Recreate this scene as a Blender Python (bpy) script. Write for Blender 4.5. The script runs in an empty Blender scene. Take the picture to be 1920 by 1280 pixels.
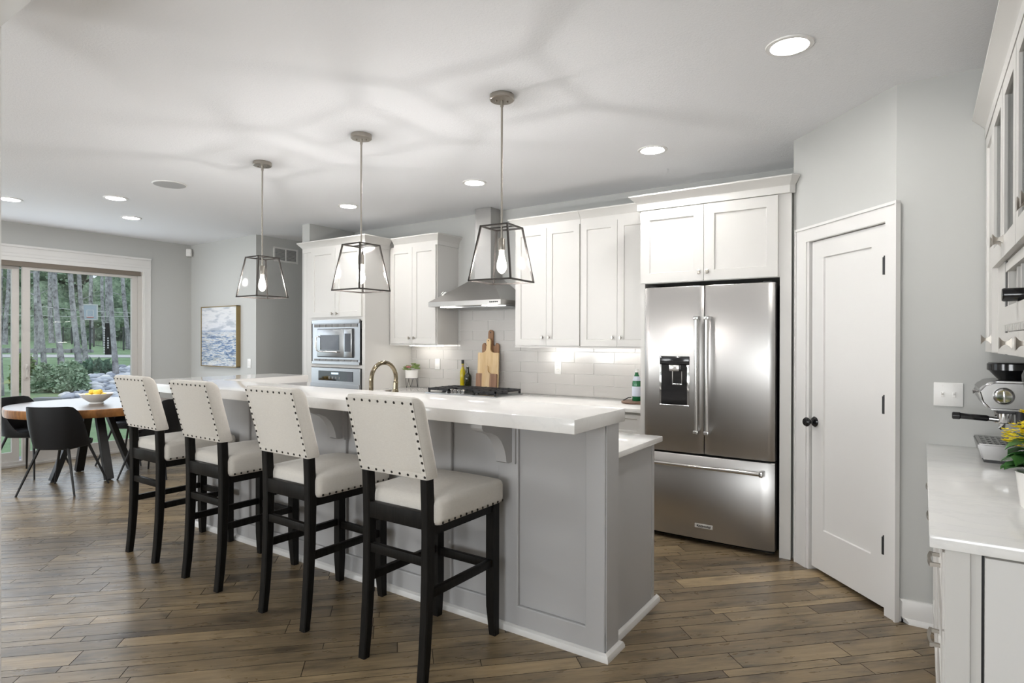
import bpy, bmesh, math, random
from mathutils import Vector, Matrix
S = bpy.context.scene
COL = S.collection
PI = math.pi
random.seed(7)

# ------------------------------------------------------------------ camera, world, lights, exposure
yaw, pitch, roll = math.radians(34.341), math.radians(-0.134), math.radians(0.113)
f_ = Vector((-math.sin(yaw) * math.cos(pitch), math.cos(yaw) * math.cos(pitch), math.sin(pitch)))
r0_ = Vector((math.cos(yaw), math.sin(yaw), 0))
u0_ = r0_.cross(f_)
r_ = r0_ * math.cos(roll) + u0_ * math.sin(roll)
u_ = r_.cross(f_)
cd = bpy.data.cameras.new('camera')
cam = bpy.data.objects.new('camera', cd)
COL.objects.link(cam)
cam.matrix_world = Matrix(((r_.x, u_.x, -f_.x, 0), (r_.y, u_.y, -f_.y, 0), (r_.z, u_.z, -f_.z, 1.425), (0, 0, 0, 1)))
cd.sensor_width = 36
cd.lens = 36 * 1127.3 / 1920
cd.clip_start = 0.02
cd.clip_end = 400
S.camera = cam
S.view_settings.view_transform = 'Standard'
S.view_settings.look = 'None'
S.view_settings.exposure = -0.36
S.view_settings.gamma = 1
S.view_settings.use_curve_mapping = False
S.cycles.use_denoising = True
S.cycles.max_bounces = 9
S.cycles.diffuse_bounces = 5
S.cycles.glossy_bounces = 4
S.cycles.transmission_bounces = 6
S.cycles.transparent_max_bounces = 12
S.cycles.sample_clamp_indirect = 6
S.cycles.caustics_reflective = False
S.cycles.caustics_refractive = False

W = bpy.data.worlds.new('overcast_sky')
S.world = W
W.use_nodes = True
wn = W.node_tree.nodes
wl = W.node_tree.links
bg = wn['Background']
tc = wn.new('ShaderNodeTexCoord')
sx = wn.new('ShaderNodeSeparateXYZ')
wl.new(tc.outputs['Generated'], sx.inputs[0])
cr = wn.new('ShaderNodeValToRGB')
cr.color_ramp.elements[0].position = 0.0
cr.color_ramp.elements[0].color = (0.55, 0.60, 0.66, 1)
cr.color_ramp.elements[1].position = 0.9
cr.color_ramp.elements[1].color = (0.86, 0.95, 1.1, 1)
wl.new(sx.outputs['Z'], cr.inputs[0])
wl.new(cr.outputs[0], bg.inputs[0])
bg.inputs[1].default_value = 2.2

CEIL = 2.73


def area(name, loc, rot, sx_, sy_, power, color=(1, 1, 1), shape='RECTANGLE', spread=None):
    l = bpy.data.lights.new(name, 'AREA')
    l.shape = shape
    l.size = sx_
    l.size_y = sy_
    l.energy = power
    l.color = color
    if spread:
        l.spread = spread
    o = bpy.data.objects.new(name, l)
    COL.objects.link(o)
    o.location = loc
    o.rotation_euler = rot
    return o


# added fill lamps behind the camera, tilted up to brighten the ceiling
REAR_Y = -4.0
ADDED_WIN = [(-7.9, -5.35), (-1.95, 0.25)]  # unseen openings, invented to go with the fill lamps
for x0, x1 in ADDED_WIN:
    area('window_daylight', ((x0 + x1) / 2, REAR_Y + 0.05, 1.45), (PI / 2 + 0.8, 0, 0), x1 - x0, 1.9, 112 * (x1 - x0), (0.97, 0.985, 1.0))
# daylight through the patio door
area('patio_daylight', (-8.34, 2.45, 1.25), (0, -PI / 2, 0), 2.0, 2.4, 38, (0.82, 0.90, 1.0))

# ------------------------------------------------------------------ materials


def mat(name, col, rough=0.5, metal=0.0, spec=0.5, coat=0.0, emit=None, estr=0.0):
    m = bpy.data.materials.new(name)
    m.use_nodes = True
    b = m.node_tree.nodes['Principled BSDF']
    b.inputs['Base Color'].default_value = (*col, 1)
    b.inputs['Roughness'].default_value = rough
    b.inputs['Metallic'].default_value = metal
    b.inputs['Specular IOR Level'].default_value = spec
    b.inputs['Coat Weight'].default_value = coat
    if emit:
        b.inputs['Emission Color'].default_value = (*emit, 1)
        b.inputs['Emission Strength'].default_value = estr
    return m


def nt(m):
    return m.node_tree.nodes, m.node_tree.links, m.node_tree.nodes['Principled BSDF']


def noise(m, scale, detail=4, coord='Object', stretch=None, rough=0.55):
    n, l, b = nt(m)
    t = n.new('ShaderNodeTexCoord')
    mp = n.new('ShaderNodeMapping')
    if stretch:
        mp.inputs['Scale'].default_value = stretch
    l.new(t.outputs[coord], mp.inputs[0])
    x = n.new('ShaderNodeTexNoise')
    x.inputs['Scale'].default_value = scale
    x.inputs['Detail'].default_value = detail
    x.inputs['Roughness'].default_value = rough
    l.new(mp.outputs[0], x.inputs[0])
    return x


def ramp(m, fac, stops):
    n, l, b = nt(m)
    r = n.new('ShaderNodeValToRGB')
    e = r.color_ramp.elements
    e[0].position = stops[0][0]
    e[0].color = (*stops[0][1], 1)
    e[1].position = stops[-1][0]
    e[1].color = (*stops[-1][1], 1)
    for p, c in stops[1:-1]:
        q = e.new(p)
        q.color = (*c, 1)
    l.new(fac, r.inputs[0])
    return r


def bump(m, fac, strength, dist=0.002):
    n, l, b = nt(m)
    u = n.new('ShaderNodeBump')
    u.inputs['Strength'].default_value = strength
    u.inputs['Distance'].default_value = dist
    l.new(fac, u.inputs['Height'])
    l.new(u.outputs[0], b.inputs['Normal'])


def mixcol(m, fac, a, c, mode='MIX'):
    n, l, b = nt(m)
    x = n.new('ShaderNodeMix')
    x.data_type = 'RGBA'
    x.blend_type = mode
    for sock, v in ((x.inputs[0], fac), (x.inputs[6], a), (x.inputs[7], c)):
        if isinstance(v, (int, float)):
            sock.default_value = v
        elif isinstance(v, tuple):
            sock.default_value = (*v, 1)
        else:
            l.new(v, sock)
    return x.outputs[2]


def glass_mat(name, tint=(0.97, 0.985, 0.98), refl=0.05, fres=0.4):
    """thin pane: mostly see-through with a mirror reflection that grows at grazing angles"""
    m = bpy.data.materials.new(name)
    m.use_nodes = True
    n, l = m.node_tree.nodes, m.node_tree.links
    n.clear()
    o = n.new('ShaderNodeOutputMaterial')
    t = n.new('ShaderNodeBsdfTransparent')
    t.inputs[0].default_value = (*tint, 1)
    g = n.new('ShaderNodeBsdfGlossy')
    g.inputs['Roughness'].default_value = 0.01
    lw = n.new('ShaderNodeLayerWeight')
    lw.inputs[0].default_value = 0.12
    mt = n.new('ShaderNodeMath')
    mt.operation = 'MULTIPLY_ADD'
    mt.inputs[1].default_value = fres
    mt.inputs[2].default_value = refl
    l.new(lw.outputs['Fresnel'], mt.inputs[0])
    x = n.new('ShaderNodeMixShader')
    l.new(mt.outputs[0], x.inputs[0])
    l.new(t.outputs[0], x.inputs[1])
    l.new(g.outputs[0], x.inputs[2])
    l.new(x.outputs[0], o.inputs[0])
    return m


M = {}
# painted drywall
for nm, c in (('wall', (0.50, 0.502, 0.485)),):
    m = mat(nm + '_paint', c, 0.75, spec=0.25)
    x = noise(m, 260, 2)
    bump(m, x.outputs[0], 0.05, 0.001)
    M[nm] = m
m = mat('ceiling_texture', (0.865, 0.872, 0.89), 0.9, spec=0.1)
x = noise(m, 90, 5, rough=0.7)
bump(m, x.outputs[0], 0.55, 0.004)
M['ceiling'] = m
m = mat('white_trim_paint', (0.70, 0.688, 0.67), 0.38, spec=0.4)
M['trim'] = m
m = mat('cabinet_paint', (0.61, 0.595, 0.57), 0.40, spec=0.4)
x = noise(m, 6, 2)
bump(m, x.outputs[0], 0.02)
M['cab'] = m
M['cabdark'] = mat('cabinet_recess', (0.05, 0.05, 0.05), 0.8)
m = mat('island_paint', (0.43, 0.425, 0.425), 0.45, spec=0.4)
x = noise(m, 40, 3, stretch=(6, 6, 0.5))
bump(m, x.outputs[0], 0.04, 0.001)
M['island'] = m
m = mat('white_quartz', (0.80, 0.785, 0.765), 0.09, spec=0.55)
x = noise(m, 3.2, 7, rough=0.62)
r = ramp(m, x.outputs[0], [(0.30, (0.80, 0.785, 0.765)), (0.485, (0.80, 0.785, 0.765)), (0.50, (0.77, 0.757, 0.74)), (0.515, (0.80, 0.785, 0.765)), (0.8, (0.82, 0.805, 0.785))])
nt(m)[1].new(r.outputs[0], nt(m)[2].inputs['Base Color'])
M['quartz'] = m
m = mat('veined_quartz', (0.80, 0.79, 0.77), 0.10, spec=0.5)
x = noise(m, 5, 8, stretch=(0.6, 2.2, 1), rough=0.6)
r = ramp(m, x.outputs[0], [(0.30, (0.80, 0.79, 0.77)), (0.47, (0.80, 0.79, 0.77)), (0.505, (0.745, 0.738, 0.725)), (0.53, (0.79, 0.78, 0.765)), (0.8, (0.78, 0.77, 0.755))])
nt(m)[1].new(r.outputs[0], nt(m)[2].inputs['Base Color'])
M['quartz2'] = m
# brushed steel
m = mat('brushed_steel', (0.46, 0.448, 0.435), 0.27, 1.0)
x = noise(m, 5, 3, stretch=(90, 90, 0.6))
r = ramp(m, x.outputs[0], [(0.3, (0.345,) * 3), (0.7, (0.36,) * 3)])
nt(m)[1].new(r.outputs[0], nt(m)[2].inputs['Roughness'])
M['steel'] = m
m = mat('horizontal_brushed_steel', (0.43, 0.44, 0.45), 0.25, 1.0)
x = noise(m, 5, 3, stretch=(0.6, 0.6, 90))
r = ramp(m, x.outputs[0], [(0.3, (0.28,) * 3), (0.7, (0.31,) * 3)])
nt(m)[1].new(r.outputs[0], nt(m)[2].inputs['Roughness'])
M['steelh'] = m
M['machine'] = mat('machine_steel', (0.30, 0.295, 0.29), 0.24, 1.0)
M['handle'] = mat('polished_steel', (0.66, 0.64, 0.62), 0.16, 1.0)
M['chrome'] = mat('chrome', (0.75, 0.75, 0.75), 0.06, 1.0)
M['nickel'] = mat('brushed_nickel', (0.40, 0.37, 0.33), 0.30, 1.0)
M['brass'] = mat('champagne_bronze', (0.31, 0.26, 0.18), 0.13, 1.0)
M['frame'] = mat('dark_bronze_metal', (0.05, 0.044, 0.040), 0.42, 0.7)
M['black'] = mat('black_gloss', (0.008, 0.008, 0.009), 0.12)
M['blackm'] = mat('black_matte', (0.012, 0.012, 0.013), 0.45)
M['iron'] = mat('cast_iron', (0.018, 0.018, 0.020), 0.5)
M['rubber'] = mat('dark_rubber', (0.02, 0.02, 0.022), 0.6)
M['white'] = mat('white_plastic', (0.80, 0.79, 0.77), 0.35)
M['ceramic'] = mat('white_ceramic', (0.82, 0.80, 0.77), 0.22)
m = mat('espresso_stained_wood', (0.010, 0.009, 0.008), 0.45, spec=0.14)
x = noise(m, 14, 4, stretch=(8, 8, 0.7))
r = ramp(m, x.outputs[0], [(0.3, (0.004, 0.0038, 0.0035)), (0.75, (0.013, 0.0115, 0.010))])
nt(m)[1].new(r.outputs[0], nt(m)[2].inputs['Base Color'])
M['blackwood'] = m
# linen upholstery
m = mat('oatmeal_linen', (0.56, 0.52, 0.46), 0.9, spec=0.15)
nt(m)[2].inputs['Sheen Weight'].default_value = 0.25
x = noise(m, 60, 5, stretch=(1, 1, 9), rough=0.7)
y = noise(m, 60, 5, stretch=(9, 9, 1), rough=0.7)
c = mixcol(m, 0.5, x.outputs[0], y.outputs[0])
r = ramp(m, c, [(0.25, (0.55, 0.515, 0.465)), (0.75, (0.71, 0.68, 0.63))])
nt(m)[1].new(r.outputs[0], nt(m)[2].inputs['Base Color'])
bump(m, c, 0.25, 0.0015)
M['linen'] = m
M['badge'] = mat('satin_badge', (0.58, 0.57, 0.55), 0.4, 0.2)
M['nail'] = mat('dark_nailhead', (0.03, 0.026, 0.022), 0.35, 0.8)
# leather of the dining chairs
m = mat('black_leather', (0.008, 0.008, 0.009), 0.5, spec=0.25)
x = noise(m, 180, 3)
bump(m, x.outputs[0], 0.08, 0.001)
M['leather'] = m
# dining table top
m = mat('acacia_top', (0.2, 0.1, 0.04), 0.38, spec=0.35)
x = noise(m, 3.0, 6, stretch=(9, 1, 1), rough=0.6)
r = ramp(m, x.outputs[0], [(0.25, (0.07, 0.035, 0.018)), (0.46, (0.24, 0.105, 0.035)), (0.62, (0.40, 0.18, 0.055)), (0.8, (0.50, 0.27, 0.10))])
nt(m)[1].new(r.outputs[0], nt(m)[2].inputs['Base Color'])
M['acacia'] = m
m = mat('grey_brown_table_top', (0.12, 0.085, 0.062), 0.26, spec=0.5)
x = noise(m, 3.0, 6, stretch=(1, 9, 1), rough=0.6)
r = ramp(m, x.outputs[0], [(0.25, (0.075, 0.055, 0.042)), (0.75, (0.17, 0.125, 0.092))])
nt(m)[1].new(r.outputs[0], nt(m)[2].inputs['Base Color'])
M['tabletop'] = m
# cutting boards


def wood(name, stops, scale=5, stretch=(7, 7, 0.6), rough=0.5):
    m = mat(name, (0.3, 0.2, 0.1), rough)
    x = noise(m, scale, 5, stretch=stretch, rough=0.6)
    r = ramp(m, x.outputs[0], stops)
    nt(m)[1].new(r.outputs[0], nt(m)[2].inputs['Base Color'])
    return m


M['walnut'] = wood('walnut_wood', [(0.25, (0.16, 0.075, 0.03)), (0.75, (0.34, 0.18, 0.09))])
M['maple'] = wood('pale_olive_wood', [(0.25, (0.50, 0.31, 0.13)), (0.5, (0.66, 0.47, 0.25)), (0.75, (0.74, 0.58, 0.35))], 3.5)
m = mat('two_tone_acacia', (0.5, 0.35, 0.2), 0.5)
x = noise(m, 4, 5, stretch=(7, 7, 0.6), rough=0.6)
n, l, b = nt(m)
t = n.new('ShaderNodeTexCoord')
sp = n.new('ShaderNodeSeparateXYZ')
l.new(t.outputs['Object'], sp.inputs[0])
ab = n.new('ShaderNodeMath')
ab.operation = 'ABSOLUTE'
l.new(sp.outputs['X'], ab.inputs[0])
ad = n.new('ShaderNodeMath')
ad.operation = 'MULTIPLY_ADD'
ad.inputs[1].default_value = 0.05
l.new(x.outputs[0], ad.inputs[0])
l.new(ab.outputs[0], ad.inputs[2])
mk = ramp(m, ad.outputs[0], [(0.068, (0, 0, 0)), (0.080, (1, 1, 1))])
dk = ramp(m, x.outputs[0], [(0.3, (0.13, 0.06, 0.035)), (0.7, (0.36, 0.20, 0.12))])
lt_ = ramp(m, x.outputs[0], [(0.3, (0.56, 0.37, 0.18)), (0.7, (0.70, 0.54, 0.33))])
l.new(mixcol(m, mk.outputs[0], lt_.outputs[0], dk.outputs[0]), b.inputs['Base Color'])
M['barkwood'] = m
M['darkboard'] = wood('dark_round_wood', [(0.25, (0.10, 0.055, 0.035)), (0.75, (0.22, 0.13, 0.085))], 5, (1, 8, 8))
# floor planks: per plank tone + grain in plank coordinates
m = mat('distressed_hickory', (0.2, 0.13, 0.08), 0.33, spec=0.5)
n, l, b = nt(m)
at = n.new('ShaderNodeAttribute')
at.attribute_name = 'tone'
uv = n.new('ShaderNodeUVMap')
uv.uv_map = 'plank'


def uvnoise(scale, stretch, detail, rough=0.6):
    mp = n.new('ShaderNodeMapping')
    mp.inputs['Scale'].default_value = stretch
    l.new(uv.outputs[0], mp.inputs[0])
    x = n.new('ShaderNodeTexNoise')
    x.inputs['Scale'].default_value = scale
    x.inputs['Detail'].default_value = detail
    x.inputs['Roughness'].default_value = rough
    l.new(mp.outputs[0], x.inputs[0])
    return x


g1 = uvnoise(3.0, (1.2, 16, 1), 6)
g2 = uvnoise(2.4, (1.0, 3.4, 1), 6, 0.62)
g3 = uvnoise(9.0, (1.0, 3, 1), 3)
base = ramp(m, at.outputs['Fac'], [(0.0, (0.150, 0.112, 0.070)), (0.35, (0.225, 0.170, 0.103)), (0.7, (0.285, 0.217, 0.130)), (1.0, (0.37, 0.28, 0.165))])
gr = ramp(m, g1.outputs[0], [(0.25, (0.62, 0.60, 0.58)), (0.7, (1.12, 1.10, 1.08))])
c1 = mixcol(m, 1.0, base.outputs[0], gr.outputs[0], 'MULTIPLY')
mo = ramp(m, g2.outputs[0], [(0.34, (0.30, 0.29, 0.29)), (0.44, (0.72, 0.71, 0.71)), (0.53, (1.0, 0.99, 0.97)), (0.75, (1.20, 1.14, 1.06))])
c2 = mixcol(m, 0.9, c1, mo.outputs[0], 'MULTIPLY')
l.new(c2, b.inputs['Base Color'])
rr = ramp(m, g3.outputs[0], [(0.3, (0.25,) * 3), (0.7, (0.40,) * 3)])
l.new(rr.outputs[0], b.inputs['Roughness'])
bp = n.new('ShaderNodeBump')
bp.inputs['Strength'].default_value = 0.12
bp.inputs['Distance'].default_value = 0.002
l.new(g2.outputs[0], bp.inputs['Height'])
l.new(bp.outputs[0], b.inputs['Normal'])
M['floor'] = m
M['floorgap'] = mat('plank_gap', (0.02, 0.014, 0.01), 0.8)
# backsplash
m = mat('greige_glass_tile', (0.50, 0.485, 0.465), 0.10, spec=0.5)
M['tile'] = m
M['grout'] = mat('pale_grout', (0.66, 0.65, 0.63), 0.8)
# lights
M['lens'] = mat('led_lens', (1, 1, 1), 0.5, emit=(1, 0.985, 0.96), estr=260)
M['filament'] = mat('glowing_filament', (1, 1, 1), 0.3, emit=(1.0, 0.97, 0.945), estr=1000)
m = bpy.data.materials.new('glowing_bulb_glass')
m.use_nodes = True
n, l = m.node_tree.nodes, m.node_tree.links
n.clear()
o_ = n.new('ShaderNodeOutputMaterial')
t_ = n.new('ShaderNodeBsdfTransparent')
e_ = n.new('ShaderNodeEmission')
e_.inputs[0].default_value = (1.0, 0.94, 0.86, 1)
e_.inputs[1].default_value = 1.6
a_ = n.new('ShaderNodeAddShader')
l.new(t_.outputs[0], a_.inputs[0])
l.new(e_.outputs[0], a_.inputs[1])
l.new(a_.outputs[0], o_.inputs[0])
M['bulb'] = m
M['strip'] = mat('under_cabinet_led', (1, 1, 1), 0.5, emit=(1.0, 0.97, 0.92), estr=24)
M['hoodlamp'] = mat('hood_lamp', (1, 1, 1), 0.5, emit=(1.0, 0.95, 0.88), estr=16)
M['glass'] = glass_mat('window_glass')
M['pglass'] = glass_mat('pendant_glass', (0.985, 0.985, 0.985), 0.008, 0.08)
M['clear'] = glass_mat('clear_glass', (0.90, 0.91, 0.91), 0.12)
# sliding door vinyl
M['vinyl'] = mat('taupe_vinyl', (0.54, 0.515, 0.485), 0.45)
M['shade'] = mat('brown_shade_rail', (0.17, 0.14, 0.11), 0.6)
M['gold'] = mat('antique_gold_frame', (0.27, 0.20, 0.09), 0.45, 0.3)
M['grille'] = mat('grille_shadow', (0.22, 0.22, 0.22), 0.7)
M['spk'] = mat('speaker_mesh', (0.42, 0.42, 0.42), 0.7)
M['lemon'] = mat('lemon_peel', (0.82, 0.56, 0.06), 0.45)
M['leaf'] = mat('green_leaf', (0.045, 0.15, 0.035), 0.4)
M['leaf2'] = mat('olive_leaf', (0.22, 0.30, 0.10), 0.5)
M['petal'] = mat('yellow_petal', (0.88, 0.74, 0.03), 0.55)
M['pink'] = mat('pink_petal', (0.60, 0.22, 0.25), 0.55)
M['oil'] = mat('golden_oil', (0.50, 0.40, 0.01), 0.08, spec=0.6)
M['darkglass'] = mat('dark_olive_glass', (0.018, 0.020, 0.006), 0.06, spec=0.6)
M['greenglass'] = mat('green_glass', (0.01, 0.13, 0.045), 0.08, spec=0.6)
M['label'] = mat('paper_label', (0.62, 0.66, 0.76), 0.5)
M['cork'] = mat('cork', (0.42, 0.29, 0.16), 0.8)
M['red'] = mat('red_tip', (0.5, 0.05, 0.03), 0.4)
M['display'] = mat('oven_glass', (0.006, 0.007, 0.010), 0.05, spec=0.6)
M['digits'] = mat('display_digits', (0.2, 0.3, 0.4), 0.4, emit=(0.75, 0.88, 1.0), estr=1.2)
# seascape canvas
m = mat('seascape_canvas', (0.6, 0.62, 0.66), 0.7)
n, l, b = nt(m)
t = n.new('ShaderNodeTexCoord')
sp = n.new('ShaderNodeSeparateXYZ')
l.new(t.outputs['Object'], sp.inputs[0])
mr = n.new('ShaderNodeMapRange')
mr.inputs[1].default_value = 0
mr.inputs[2].default_value = 0.78
l.new(sp.outputs['Z'], mr.inputs[0])
skyc = ramp(m, mr.outputs[0], [(0.0, (0.62, 0.63, 0.64)), (0.10, (0.33, 0.37, 0.36)), (0.24, (0.17, 0.26, 0.40)), (0.40, (0.30, 0.36, 0.45)), (0.555, (0.48, 0.50, 0.53)), (0.575, (0.26, 0.33, 0.46)), (0.60, (0.62, 0.63, 0.66)), (1.0, (0.66, 0.66, 0.66))])
w1 = noise(m, 5.0, 6, stretch=(1.5, 1, 9), rough=0.65)
w1.inputs['Distortion'].default_value = 0.8
wc = ramp(m, w1.outputs[0], [(0.34, (0.015, 0.04, 0.11)), (0.45, (0.09, 0.18, 0.36)), (0.5, (0.45, 0.50, 0.55)), (0.56, (0.75, 0.75, 0.73)), (0.66, (0.30, 0.25, 0.16)), (0.75, (0.7, 0.7, 0.7))])
mk = ramp(m, mr.outputs[0], [(0.0, (0.55,) * 3), (0.15, (0.75,) * 3), (0.50, (0.70,) * 3), (0.60, (0.06,) * 3), (1.0, (0.05,) * 3)])
c1 = mixcol(m, mk.outputs[0], skyc.outputs[0], wc.outputs[0])
w2 = noise(m, 3.2, 3, stretch=(1.2, 1, 5))
cl = ramp(m, w2.outputs[0], [(0.50, (1, 1, 1)), (0.62, (0.60, 0.64, 0.70))])
c2 = mixcol(m, 0.9, c1, cl.outputs[0], 'MULTIPLY')
l.new(c2, b.inputs['Base Color'])
bump(m, w1.outputs[0], 0.3, 0.003)
M['canvas'] = m
# outdoors
m = mat('lawn', (0.10, 0.22, 0.06), 0.9, spec=0.1)
x = noise(m, 1.2, 8, rough=0.7)
r = ramp(m, x.outputs[0], [(0.3, (0.13, 0.20, 0.105)), (0.7, (0.25, 0.35, 0.20))])
nt(m)[1].new(r.outputs[0], nt(m)[2].inputs['Base Color'])
M['lawn'] = m
m = mat('pale_bark', (0.3, 0.29, 0.28), 0.85, spec=0.1)
x = noise(m, 1.5, 6, stretch=(2.2, 2.2, 1.9), rough=0.72)
r = ramp(m, x.outputs[0], [(0.34, (0.055, 0.052, 0.055)), (0.46, (0.27, 0.262, 0.275)), (0.66, (0.52, 0.51, 0.525))])
nt(m)[1].new(r.outputs[0], nt(m)[2].inputs['Base Color'])
M['bark'] = m


def leafy(name, dark, light, scale):
    m = mat(name, light, 0.8, spec=0.15)
    x = noise(m, scale, 6, rough=0.75)
    r = ramp(m, x.outputs[0], [(0.34, dark), (0.66, light)])
    nt(m)[1].new(r.outputs[0], nt(m)[2].inputs['Base Color'])
    return m


M['treeline'] = leafy('woodland_leaves', (0.075, 0.125, 0.085), (0.36, 0.46, 0.31), 1.6)
M['shrub'] = leafy('grey_green_shrub', (0.17, 0.26, 0.16), (0.50, 0.60, 0.44), 5)
M['hosta'] = leafy('dark_hosta_leaves', (0.04, 0.09, 0.06), (0.22, 0.33, 0.24), 4)
M['bushl'] = leafy('mid_green_shrub', (0.06, 0.12, 0.04), (0.30, 0.42, 0.16), 5)
m = mat('river_stone', (0.45, 0.46, 0.5), 0.8)
n, l, b = nt(m)
oi = n.new('ShaderNodeObjectInfo')
r = ramp(m, oi.outputs['Random'], [(0.0, (0.24, 0.26, 0.31)), (0.5, (0.44, 0.46, 0.51)), (1.0, (0.68, 0.67, 0.66))])
l.new(r.outputs[0], b.inputs['Base Color'])
M['stone'] = m
M['gravel'] = mat('path_gravel', (0.44, 0.43, 0.42), 0.9)
M['ledge'] = leafy('ledge_stone', (0.10, 0.10, 0.11), (0.36, 0.36, 0.37), 3)
M['slab'] = mat('grey_slab', (0.20, 0.22, 0.25), 0.7)
M['fence'] = mat('dark_fence_metal', (0.03, 0.035, 0.035), 0.5)
M['line'] = mat('white_cord', (0.55, 0.55, 0.55), 0.7)
M['board'] = mat('grey_backboard', (0.34, 0.40, 0.46), 0.4)
M['rim'] = mat('orange_rim', (0.5, 0.08, 0.04), 0.5)

# ------------------------------------------------------------------ building helpers
ORG = {}


class MB:
    def __init__(self, mtx=None):
        self.bm = bmesh.new()
        self.M = mtx or Matrix()

    def v(self, x, y, z):
        return self.bm.verts.new(self.M @ Vector((x, y, z)))

    def box(self, x0, x1, y0, y1, z0, z1, bev=0.0, seg=2, taper=None):
        x0, x1 = min(x0, x1), max(x0, x1)
        y0, y1 = min(y0, y1), max(y0, y1)
        z0, z1 = min(z0, z1), max(z0, z1)
        V = [self.v(x, y, z) for z in (z0, z1) for y in (y0, y1) for x in (x0, x1)]
        F = [(0, 2, 3, 1), (4, 5, 7, 6), (0, 1, 5, 4), (2, 6, 7, 3), (0, 4, 6, 2), (1, 3, 7, 5)]
        fs = [self.bm.faces.new([V[i] for i in f]) for f in F]
        if bev > 0:
            es = set()
            for f in fs:
                es.update(f.edges)
            bmesh.ops.bevel(self.bm, geom=list(es), offset=bev, segments=seg, affect='EDGES', profile=0.5, clamp_overlap=True)
        return self

    def loft(self, rings, close=True, cap=True):
        R = [[self.v(*p) for p in ring] for ring in rings]
        n = len(R[0])
        for a, b in zip(R, R[1:]):
            for i in range(n if close else n - 1):
                j = (i + 1) % n
                try:
                    self.bm.faces.new((a[i], a[j], b[j], b[i]))
                except ValueError:
                    pass
        if cap and close:
            for q in (R[0], R[-1]):
                try:
                    self.bm.faces.new(q)
                except ValueError:
                    pass
        return self

    def prism(self, pts, axis, a, b):
        """pts 2D polygon; axis 'x': (y,z), 'y': (x,z), 'z': (x,y)"""
        def p3(p, t):
            return {'x': (t, p[0], p[1]), 'y': (p[0], t, p[1]), 'z': (p[0], p[1], t)}[axis]
        return self.loft([[p3(p, a) for p in pts], [p3(p, b) for p in pts]])

    def lathe(self, prof, c=(0, 0, 0), seg=24, axis='z', cap=True):
        rings = []
        for r, h in prof:
            ring = []
            for i in range(seg):
                t = 2 * PI * i / seg
                a, b = r * math.cos(t), r * math.sin(t)
                p = {'z': (a, b, h), 'y': (a, h, b), 'x': (h, a, b)}[axis]
                ring.append((c[0] + p[0], c[1] + p[1], c[2] + p[2]))
            rings.append(ring)
        return self.loft(rings, True, cap)

    def tube(self, pts, r, seg=10, cap=True):
        """round tube through points; r a number or one radius per point"""
        P = [Vector(p) for p in pts]
        rs = r if isinstance(r, (list, tuple)) else [r] * len(P)
        rings = []
        ref = None
        for i, p in enumerate(P):
            d = (P[min(i + 1, len(P) - 1)] - P[max(i - 1, 0)]).normalized()
            if ref is None:
                ref = Vector((0, 0, 1)) if abs(d.z) < 0.9 else Vector((1, 0, 0))
            a = d.cross(ref).normalized()
            b_ = d.cross(a).normalized()
            ref = a.cross(d).normalized()
            rings.append([tuple(p + (a * math.cos(2 * PI * k / seg) + b_ * math.sin(2 * PI * k / seg)) * rs[i]) for k in range(seg)])
        return self.loft(rings, True, cap)

    def bar(self, p, q, w, h=None, up=(0, 0, 1), w2=None, h2=None):
        """rectangular bar from p to q, w across, h along up"""
        h = h or w
        w2 = w2 or w
        h2 = h2 or h
        p, q = Vector(p), Vector(q)
        d = (q - p).normalized()
        u = Vector(up)
        if abs(d.dot(u)) > 0.95:
            u = Vector((0, 1, 0))
        a = d.cross(u).normalized()
        b_ = a.cross(d).normalized()
        rings = []
        for c, ww, hh in ((p, w, h), (q, w2, h2)):
            rings.append([tuple(c + a * sx1 * ww / 2 + b_ * sy1 * hh / 2) for sx1, sy1 in ((-1, -1), (1, -1), (1, 1), (-1, 1))])
        return self.loft(rings)

    def ball(self, c, r, seg=14, rings=8):
        rx, ry, rz = r if isinstance(r, (tuple, list)) else (r, r, r)
        prof = []
        R = []
        for i in range(rings + 1):
            t = PI * i / rings
            s, h = max(math.sin(t), 1e-3), -math.cos(t)
            R.append([(c[0] + rx * s * math.cos(2 * PI * k / seg), c[1] + ry * s * math.sin(2 * PI * k / seg), c[2] + rz * h) for k in range(seg)])
        return self.loft(R)

    def sweep(self, path, prof, closed=False):
        """profile (out, z) swept along an xy path; 'out' is to the right of travel, mitred corners"""
        P = [Vector((p[0], p[1])) for p in path]
        n = len(P)
        rings = []
        for i in range(n):
            def nrm(a, b):
                d = (b - a).normalized()
                return Vector((d.y, -d.x))
            ns = []
            if i > 0 or closed:
                ns.append(nrm(P[i - 1], P[i]))
            if i < n - 1 or closed:
                ns.append(nrm(P[i], P[(i + 1) % n]))
            if len(ns) == 2:
                mvec = (ns[0] + ns[1])
                mvec = mvec / max(0.2, (1 + ns[0].dot(ns[1])))
            else:
                mvec = ns[0]
            rings.append([(P[i].x + mvec.x * o, P[i].y + mvec.y * o, z) for o, z in prof])
        if closed:
            rings.append(rings[0])
        return self.loft(rings, True, not closed)

    def cushion(self, x0, x1, y0, y1, z0, z1, bev, crown=0.0, seg=4):
        """soft upholstered block: rounded box with a domed top"""
        self.box(x0, x1, y0, y1, z0, z1, bev, seg)
        return self

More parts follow.
